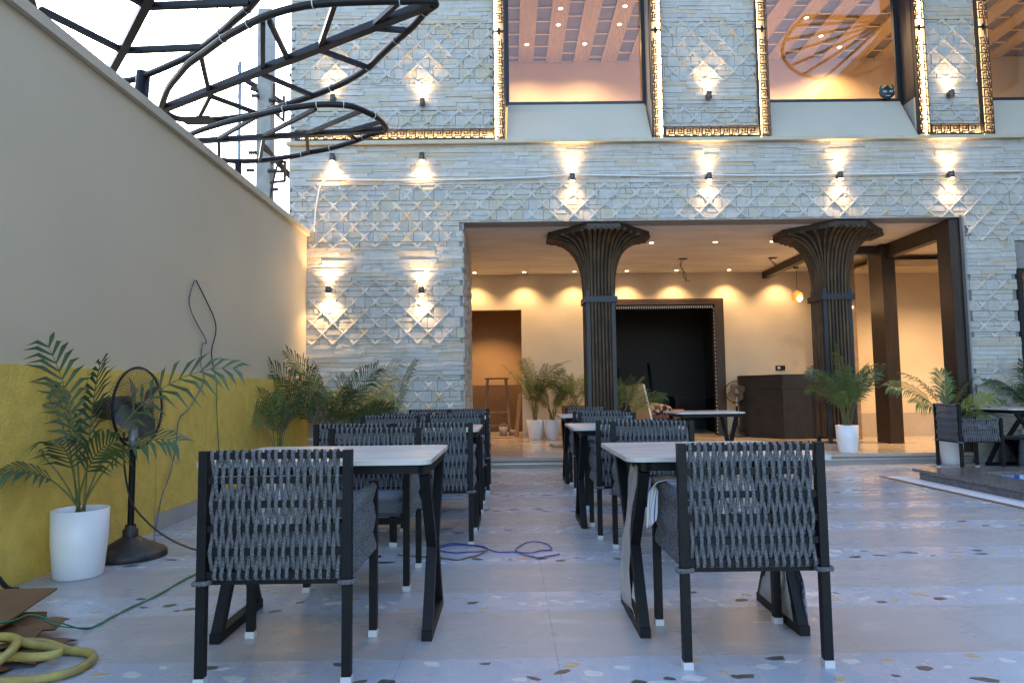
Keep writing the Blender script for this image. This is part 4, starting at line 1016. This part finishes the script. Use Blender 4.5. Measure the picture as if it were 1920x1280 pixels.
leaf(4.0, l1, [(-3.85,7.12),(-.57,5.06)], [(-2.96,6.65),(-2.7,5.88),(-2.27,6.2),(-1.95,5.31),(-1.95,5.98),(-1.89,5.29),(-1.62,5.75),(-1.31,5.06),(-1.1,5.4),(-.8,5.02),(-2.96,6.65),(-3.35,7.24),(-2.96,6.65),(-2.64,7.09),(-2.27,6.2),(-1.93,6.68),(-1.62,5.75),(-1.26,6.09),(-1.09,5.4),(-.81,5.45)], ties=(20,26,34,44,52,60,68,74,80))
l2 = [(-3.3,6.78),(-3.07,6.5),(-2.65,6.24),(-2.26,6.06),(-1.98,5.93),(-1.87,5.9),(-1.66,5.85),(-1.5,5.85),(-1.37,5.89),(-1.26,6.02),(-1.18,6.18),(-1.16,6.435),(-1.33,6.55),(-1.51,6.71),(-1.82,6.92),(-2.09,7.04),(-2.25,7.13),(-2.68,7.27),(-2.94,7.28),(-3.07,7.24),(-3.28,7.1),(-3.3,6.78)]
leaf(3.55, l2, [(-3.85,6.85),(-3.23,6.7),(-1.16,6.43)], [(-2.85,6.62),(-2.27,6.08),(-2.38,6.56),(-1.7,5.94),(-1.95,6.52),(-1.3,5.99),(-1.56,6.48),(-1.18,6.25),(-2.85,6.62),(-3.1,7.22),(-2.38,6.56),(-2.67,7.25),(-1.95,6.52),(-2.09,7.05),(-1.55,6.49),(-1.51,6.71)], .027, .028, .016, ties=(16,24,30,38,50,56,62,68))
l3 = [(-1.52,4.83),(-1.83,5.28),(-2.14,5.65),(-2.27,5.8),(-2.45,5.97),(-2.66,6.18),(-2.93,6.43),(-3.1,6.58),(-3.41,6.78),(-3.74,6.98),(-4.06,7.14),(-4.34,7.12),(-4.43,6.81),(-4.31,6.23),(-4.09,5.7),(-3.76,5.19),(-3.32,4.7),(-2.82,4.39),(-2.25,4.25),(-1.8,4.35),(-1.52,4.83)]
leaf(4.4, l3, [(-4.18,7.0),(-3.76,6.5),(-3.12,5.72),(-2.45,4.88),(-1.96,4.4)], [(-3.76,6.5),(-2.95,6.45),(-3.14,5.74),(-2.21,5.69),(-3.76,6.5),(-4.07,5.77),(-3.12,5.72),(-3.44,5.06),(-2.66,5.13),(-1.72,5.08)], .034, .036, .026, ties=(12,20))
MB().tube([(-2.92,7.28,3.55),(-2.92,7.30,3.25)], .035, 10).build('support_stub', M['steel'], LC)
pt = MB(); pt.prism([(-3.47,7.02),(-3.12,6.98),(-3.05,7.19),(-3.44,7.2)], 3.925, 3.94); pt.build('gusset_plate', M['steel'], LC)

# ================================================================== utility pole
UP = thing('utility_pole', 'grey concrete utility pole with rusty crossarms behind the boundary wall', 'utility pole', (-5.05, 14, 0))
MB().bar((-5.02,14,-.06),(-5.06,14,9.15),.29,.26).build('pole_shaft', M['concrete'], UP)
for a, b in (((-5.5,13.8,7.62),(-4.6,14.3,7.14)),((-5.05,13.8,6.18),(-4.52,14.2,5.56))): MB().bar(a, b, .09, .09).build('crossarm', M['rust'], UP)
for a, b in (((-4.83,13.85,7.5),(-4.83,13.85,6.95)),((-4.64,13.9,7.25),(-4.64,13.9,6.7)),((-4.95,13.85,7.0),(-4.64,13.9,6.72)),((-4.93,13.9,5.84),(-4.58,13.9,5.84)),((-4.6,13.9,5.84),(-4.6,13.9,5.42)),((-4.93,13.9,5.40),(-4.58,13.9,5.44)),((-4.9,13.9,5.64),(-4.6,13.9,5.64))): MB().bar(a, b, .045).build('bracket', M['rust'], UP)
def insul(p, d, L=.16, r=.05):
    p, d = Vector(p), Vector(d).normalized(); pts = []; rr = []
    for k in range(9): pts.append(p+d*L*k/8); rr.append(r if k % 2 else r*.55)
    MB().tube(pts, rr, 10).build('insulator', M['insul'], UP)
for p, d in (((-5.42,13.85,7.55),(1,0,-.3)),((-5.30,13.8,7.38),(1,0,-.4)),((-5.28,13.8,7.22),(1,0,0)),((-4.92,13.8,7.12),(1,0,0)),((-4.72,13.8,6.95),(0,0,-1)),((-5.36,13.8,5.64),(1,0,0)),((-4.92,13.8,5.62),(1,0,0)),((-4.86,13.8,5.23),(1,0,0)),((-5.32,13.8,6.01),(1,0,0)),((-5.55,13.8,7.72),(0,0,1))): insul(p, d)
MB().tube([(-5.47,13.7,4.5),(-5.49,13.7,7.9)], .035, 8).build('conduit', M['galv'], UP)
for a, b, s in (((-5.18,14,8.17),(-8.6,9,10.3),.5),((-5.18,14,8.39),(-8.0,9,10.6),.5),((-5.24,14,9.06),(-6.6,9.5,10.9),.4),((-5.1,14,8.5),(-3.2,20,8.0),.3),((-5.1,14,8.2),(-3.0,20,7.7),.3)):
    A, Bv = Vector(a), Vector(b); MB().tube([A.lerp(Bv, t/10)-Vector((0,0,s*4*(t/10)*(1-t/10)*.4)) for t in range(11)], .009, 5).build('power_line', M['wblack'], UP)
for p in ((-5.75,13.2,8.9),(-4.86,14.6,8.42),(-4.8,14.7,8.1)): insul(p, (.6,.4,-.1), .26, .045)
MB().tube(smooth_path([(-5.61,13.8,9.0),(-5.55,13.8,8.6),(-5.53,13.8,8.2),(-5.46,13.8,7.9),(-5.49,13.8,7.5),(-5.58,13.8,7.1),(-5.55,13.8,6.3),(-5.3,13.8,6.0)]), .010, 5).build('drop_wire', M['wgrey'], UP)
MB().tube(smooth_path([(-4.62,13.85,5.85),(-4.72,13.85,5.82),(-4.80,13.85,5.5),(-4.86,13.85,5.2),(-4.88,13.85,4.8)]), .022, 6).build('drop_wire', M['wblack'], UP)

# ================================================================== cables, cords and wires
def cable(name, pts, r, m, label, cat='cable', sub=5, extra=None):
    b = MB(); b.tube(smooth_path(pts, sub), r, 6); 
    o = b.build(name, M[m]); tag(o, label, cat)
    return o
fz = FY-.035
cable('facade_cable', [(-2.60,fz,3.20),(-2.58,fz,3.5),(-2.53,fz,3.80),(-2.44,fz,3.90),(-2.2,fz,3.905),(-1.7,fz,3.895),(-1.16,fz,3.885),(-.4,fz,3.893),(.3,fz,3.905),(.70,fz-.01,3.925),(.89,fz-.02,3.932),(1.3,fz,3.928),(2.0,fz,3.91),(2.5,fz,3.905),(2.74,fz-.02,3.912),(3.3,fz,3.905),(4.1,fz,3.90),(4.52,fz-.02,3.905),(5.2,fz,3.905),(6.03,fz-.02,3.92),(6.9,fz,3.925),(8.4,fz,3.93)], .011, 'wwhite', 'white cable strung along the stone facade above the portico')
wx = WX+.052
cable('wall_wire', [(wx-.04,5.82,2.0),(wx-.035,5.72,1.83),(wx-.03,5.75,1.72),(wx-.03,5.90,1.60),(wx-.03,6.02,1.52),(wx-.03,6.05,1.47),(wx-.03,5.98,1.46),(wx-.03,5.95,1.28),(wx+.01,5.93,1.14),(wx+.01,5.69,.92),(wx+.01,5.50,.82),(wx+.01,5.46,.63),(wx+.02,5.36,.42),(wx+.06,5.15,.25),(wx+.22,4.75,.03),(wx+.30,4.62,.008)], .0055, 'wgrey', 'grey twisted wire hanging down the boundary wall to the fan', 'wire')
cable('wall_wire', [(wx-.04,5.85,2.0),(wx-.03,6.03,1.85),(wx-.03,6.21,1.70),(wx-.03,6.24,1.58),(wx-.03,6.16,1.41),(wx-.03,6.2,1.28)], .0055, 'wblack', 'black wire end looping down the cream wall from the same nail', 'wire')
cable('wall_wire', [(wx-.03,6.2,1.28),(wx+.01,6.19,1.10),(wx+.01,6.20,.9),(wx+.01,6.26,.55),(wx+.03,6.3,.3),(wx+.10,6.2,.01)], .004, 'wgreen', 'thin green wire hanging down the yellow wall behind the table', 'wire')
cable('fan_cord', [(-2.46,4.40,.78),(-2.42,4.34,.6),(-2.40,4.36,.42),(-2.36,4.38,.30),(-2.22,4.42,.14),(-2.05,4.48,.03),(-1.9,4.5,.008),(-1.6,4.42,.007),(-1.2,4.32,.007),(-.8,4.30,.007)], .006, 'wblack', 'black fan power cord trailing across the floor under the table', 'cord')
cable('green_wire', [(-2.3,2.72,.15),(-2.013,2.779,.12),(-1.97,2.88,.12),(-1.89,2.938,.07),(-1.84,3.03,.01),(-1.814,3.104,.007),(-1.822,3.193,.007),(-1.80,3.35,.007),(-1.785,3.55,.007),(-1.78,3.8,.007),(-1.75,4.1,.007),(-1.6,4.6,.007)], .0034, 'wgreen', 'green twisted wire running over the hose and along the floor', 'wire')
cable('green_wire', [(-2.3,2.70,.15),(-2.01,2.77,.125),(-1.965,2.885,.118),(-1.90,2.93,.06),(-1.83,3.04,.012),(-1.822,3.1,.008),(-1.812,3.2,.008),(-1.81,3.35,.008),(-1.775,3.55,.007),(-1.79,3.8,.007),(-1.76,4.1,.007)], .003, 'wgreen', 'second strand of the green wire beside the cardboard and hose', 'wire')
cable('black_cable_end', [(-2.655,3.2,.18),(-2.64,3.5,.13),(-2.63,3.56,.12),(-2.60,3.62,.03),(-2.57,3.66,.012)], .012, 'wblack', 'short black cable end at the foot of the yellow wall', 'cable')
cable('blue_cord', [(-.471,4.507,.006),(-.391,4.597,.006),(-.276,4.59,.006),(-.189,4.551,.006),(-.145,4.455,.006),(-.183,4.399,.006),(-.264,4.391,.006),(-.351,4.371,.006),(-.45,4.44,.006),(-.48,4.51,.010),(-.40,4.61,.012),(-.3,4.60,.008),(-.17,4.46,.014),(-.08,4.378,.006),(.03,4.375,.006),(.117,4.339,.006),(.185,4.397,.006),(.261,4.432,.006),(.24,4.584,.006),(.181,4.658,.006),(.119,4.651,.006),(.07,4.559,.006),(.03,4.397,.014),(.062,4.323,.008),(.156,4.216,.006),(.235,4.253,.006),(.303,4.297,.006)], .0036, 'wblue', 'dark blue cord lying in two loops on the floor of the aisle', 'cord')
cable('brown_wire', [(-.143,4.397,.016),(-.201,4.301,.006),(-.256,4.251,.006),(-.315,4.184,.006),(-.388,4.223,.006),(-.492,4.264,.006),(-.70,4.30,.014)], .0045, 'card', 'thin brown wire joining the blue cord on the floor', 'wire')

# ================================================================== cardboard and hose
cdr = thing('cardboard_pile', 'folded brown cardboard lying on the floor under the hose', 'cardboard', (-2.2, 2.95, 0))
MB().add([(-2.52,2.45,.10),(-1.99,2.58,.095),(-2.07,3.20,.14),(-2.52,3.22,.13),(-2.52,2.45,.092),(-1.99,2.58,.087),(-2.07,3.20,.132),(-2.52,3.22,.122)], [(0,1,2,3),(7,6,5,4),(0,4,5,1),(1,5,6,2),(2,6,7,3),(3,7,4,0)]).build('top_sheet', M['card'], cdr)
rc = random.Random(8)
def crumple(name, x0, x1, y0, y1, z, amp, seed):
    r = random.Random(seed); b = MB(); n = 7; v = [(x0+(x1-x0)*i/n+r.uniform(-.01,.01), y0+(y1-y0)*j/n+r.uniform(-.01,.01), max(.003, z+r.uniform(-amp,amp)*(1 if 0 < i < n else 1.3))) for i in range(n+1) for j in range(n+1)]
    top = [(i*(n+1)+j, (i+1)*(n+1)+j, (i+1)*(n+1)+j+1, i*(n+1)+j+1) for i in range(n) for j in range(n)]
    k = len(v); v += [(x, y_, z_-.005) for x, y_, z_ in v]
    b.add(v, top+[tuple(q+k for q in reversed(f)) for f in top]).build(name, M['card'], cdr)
crumple('flap', -2.40, -1.90, 2.60, 3.04, .06, .014, 1); crumple('flap', -2.35, -1.78, 2.64, 2.90, .024, .010, 2); crumple('flap', -2.3, -1.86, 2.34, 2.62, .012, .007, 3)
MB().box(-2.5, -2.08, 2.6, 3.15, .002, .05).build('folded_stack', M['card'], cdr)
hz = .018
cable('garden_hose', [(-2.3,2.40,.02),(-2.05,2.44,.02),(-1.9,2.46,.02),(-1.705,2.48,hz),(-1.636,2.506,hz),(-1.583,2.562,hz),(-1.578,2.647,hz),(-1.601,2.70,hz),(-1.655,2.74,hz),(-1.741,2.762,.02),(-1.847,2.774,.045),(-1.93,2.74,.055),(-2.0,2.66,.05),(-1.913,2.617,.052),(-1.837,2.615,.050),(-1.746,2.612,.05),(-1.70,2.641,.05),(-1.715,2.672,.05),(-1.776,2.70,.053),(-1.841,2.712,.058),(-1.92,2.705,.085),(-1.955,2.68,.10),(-1.90,2.675,.10),(-1.85,2.64,.10),(-1.82,2.58,.095),(-1.81,2.52,.085),(-1.84,2.44,.06),(-1.95,2.36,.03)], .0165, 'hose', 'coiled yellow garden hose on the floor at bottom left', 'hose', 6)

# ================================================================== towel and wrapping at the nearest right table
def sheet(rows, nu):
    b = MB(); vs_ = []; us = []
    for row in rows:
        A, Bv = Vector(row[0]), Vector(row[1])
        for j in range(nu+1):
            u = j/nu; q = A.lerp(Bv, u); q = q+Vector(row[2])*math.sin(u*PI*2.5) if len(row) > 2 else q
            vs_.append(q); us.append(u)
    n = nu+1
    fs = [(i*n+j, (i)*n+j+1, (i+1)*n+j+1, (i+1)*n+j) for i in range(len(rows)-1) for j in range(nu)]
    return b, vs_, fs, us
rows = []
for k in range(25):
    t = k/24
    if t < .5:
        s_ = t/.5; x = .98-.38*s_; z = .50+.135*min(1, s_*1.6)+.01*math.sin(s_*9); yc = 2.86+.02*s_
        if s_ < .45: z = .475+.16*(s_/.45)**1.5
    else:
        s_ = (t-.5)/.5; x = .60-.028*math.sin(s_*PI/2); z = .637-.02*s_-.175*s_**1.3; yc = 2.88-.015*s_
    w = .085*(1-.35*max(0, t-.6))
    if t <= .5: A_, B_ = (x, yc-w, z), (x, yc+w*.8, z+.004)
    else:
        q = min(1, s_*3); A_ = (x-.018*q, yc-w*(1-.45*q), z); B_ = (x+.020*q, yc+w*.8*(1-.9*q)-.06*q, z+.004)
        if s_ > .75: B_ = (B_[0], B_[1], B_[2]+(s_-.75)*.12)
    rows.append((A_, B_, (.005*math.sin(t*9), 0, .006*math.cos(t*7))))
b, v_, f_, us = sheet(rows, 14); b.add(v_, f_, 0, True); me = b.mesh('striped_towel', M['towel'])
at_ = me.attributes.new('u', 'FLOAT', 'POINT'); at_.data.foreach_set('value', us)
o = ob('striped_towel', me); md = o.modifiers.new('thickness', 'SOLIDIFY'); md.thickness = .004
tag(o, 'white towel with blue and tan stripes draped over the nearest right chair arm', 'towel')
# clear film hanging off the left leg frame and blue printed film on the right one
tx = .87-.325
def film(name, prof, label, m, y0, seed, dx=0):
    r = random.Random(seed); rows = []
    for k, (z, xo, wa, wb) in enumerate(prof): rows.append(((tx+xo+r.uniform(-.006,.006), y0+wa, z), (tx+xo+.01+r.uniform(-.012,.012), y0+wb, z), (r.uniform(-.012,.012), 0, 0)))
    b, v_, f_, us = sheet(rows, 8); b.add(v_, f_, 0, True); o = b.build(name, M[m]); md = o.modifiers.new('thickness', 'SOLIDIFY'); md.thickness = .0015
    return tag(o, label, 'wrapping')
film('plastic_wrap', [(.70,-.027,-.32,-.10),(.62,-.030,-.28,-.08),(.52,-.034,-.22,-.02),(.42,-.04,-.18,.06),(.33,-.045,-.16,.10),(.25,-.05,-.18,.14),(.18,-.05,-.20,.18),(.12,-.045,-.21,.21),(.07,-.035,-.22,.22)], 'clear crumpled plastic film hanging on the left leg of nearest right table', 'plastic', 3.10, 3)
film('plastic_wrap', [(.40,.672,-.10,.02),(.30,.675,-.12,.05),(.20,.673,-.18,.05),(.12,.675,-.22,.06),(.03,.673,-.23,.10)], 'blue printed plastic film on the right leg of nearest right table', 'paperblue', 3.10, 4)
film('plastic_wrap', [(.40,.620,-.10,.02),(.30,.617,-.12,.08),(.20,.620,-.16,.12),(.12,.617,-.18,.16),(.045,.620,-.2,.2)], 'cloudy plastic film inside the right leg of nearest right table', 'plastic', 3.10, 5)

# ================================================================== mask in the second window
mk = thing('carved_mask', 'small dark horned mask with white eyes in the second window corner', 'mask', (5.40, Yg-.07, 5.075))
bm = bmesh.new(); bmesh.ops.create_icosphere(bm, subdivisions=3, radius=1)
for v in bm.verts: v.co = Vector((v.co.x*.115, v.co.y*.03, v.co.z*.085+.085+.012*abs(v.co.x)))
me = bpy.data.meshes.new('mask_face'); bm.to_mesh(me); bm.free(); me.materials.append(M['mask']); me.polygons.foreach_set('use_smooth', [True]*len(me.polygons)); ob('mask_face', me, mk, (0,0,0))
for s in (-1, 1):
    MB().tube(smooth_path([(s*.07,0,.13),(s*.095,0,.17),(s*.07,0,.22)]), [.022]*3+[.018]*3+[.012]*2+[.004], 8).build('horn', M['maskg'], mk, (0,0,0))
    MB().lathe([(0,.0),(.02,.0)], 12).mesh('x', M['maskw'])
    e = MB(); e.add([(s*.045+.028*math.cos(2*PI*k/10), -.034, .10+.014*math.sin(2*PI*k/10)) for k in range(10)], [tuple(range(10))]); e.build('eye', M['maskw'], mk, (0,0,0))
    e = MB(); e.add([(s*.045+.010*math.cos(2*PI*k/8), -.0365, .10+.010*math.sin(2*PI*k/8)) for k in range(8)], [tuple(range(8))]); e.build('pupil', M['mask'], mk, (0,0,0))
MB().lathe([(0,.03),(.03,.03),(.035,0),(0,0)], 10, (0,0,.165)).build('crest', M['maskg'], mk, (0,0,0)); MB().box(-.03,.03,-.034,-.03,.035,.042).build('mouth', M['maskw'], mk, (0,0,0))

# ================================================================== neighbouring block to the right (outside the frame, it closes the courtyard)
NB_ = thing('neighbouring_block', 'tall plastered neighbouring block closing the courtyard on the right', 'building', (14, 1, 0))
MB().box(12.2, 20, -12, 8.9, -.05, 12).build('wall', M['neigh'], NB_); MB().box(12.0, 20.2, -12.2, 9.0, 12.001, 12.3).build('roof', M['neigh'], NB_)
for j in range(3):
    for i in range(6):
        f = MB().box(12.16, 12.199, -10.2+3*i, -8.8+3*i, 1.4+3.4*j, 3.1+3.4*j).build('window', M['frame'], NB_); MB().box(12.14, 12.159, -10.1+3*i, -8.9+3*i, 1.5+3.4*j, 3.0+3.4*j).build('pane', M['chip_dark'], f)
L2 = thing('leaf_canopy', 'second black steel leaf frame high above the pool, mirrored in the second window', 'canopy', (7.7, 8.2, 0))
MB().tube([(7.7,8.2,-.02),(7.7,8.2,6.2),(7.2,8.15,7.0)], .07, 12).build('trunk', M['steel'], L2)
hub = Vector((6.3,8.1,7.0)); arc = [Vector(p+(7.0,)) for p in ((4.85,8.25),(4.8,7.9),(4.85,7.4),(5.05,6.9),(5.4,6.45),(5.8,6.15),(6.3,6.0),(6.75,6.15),(7.05,6.6),(7.15,7.2),(7.1,7.8))]
pth = smooth_path(arc, 4); MB().tube(pth, .03, 8).build('leaf_outline', M['steel'], L2)
MB().bar(arc[0], Vector((7.2,8.15,7.0)), .06).build('midrib', M['steel'], L2)
for k in range(3, len(pth)-1, 4): MB().bar(hub, pth[k], .035).build('vein', M['steel'], L2)
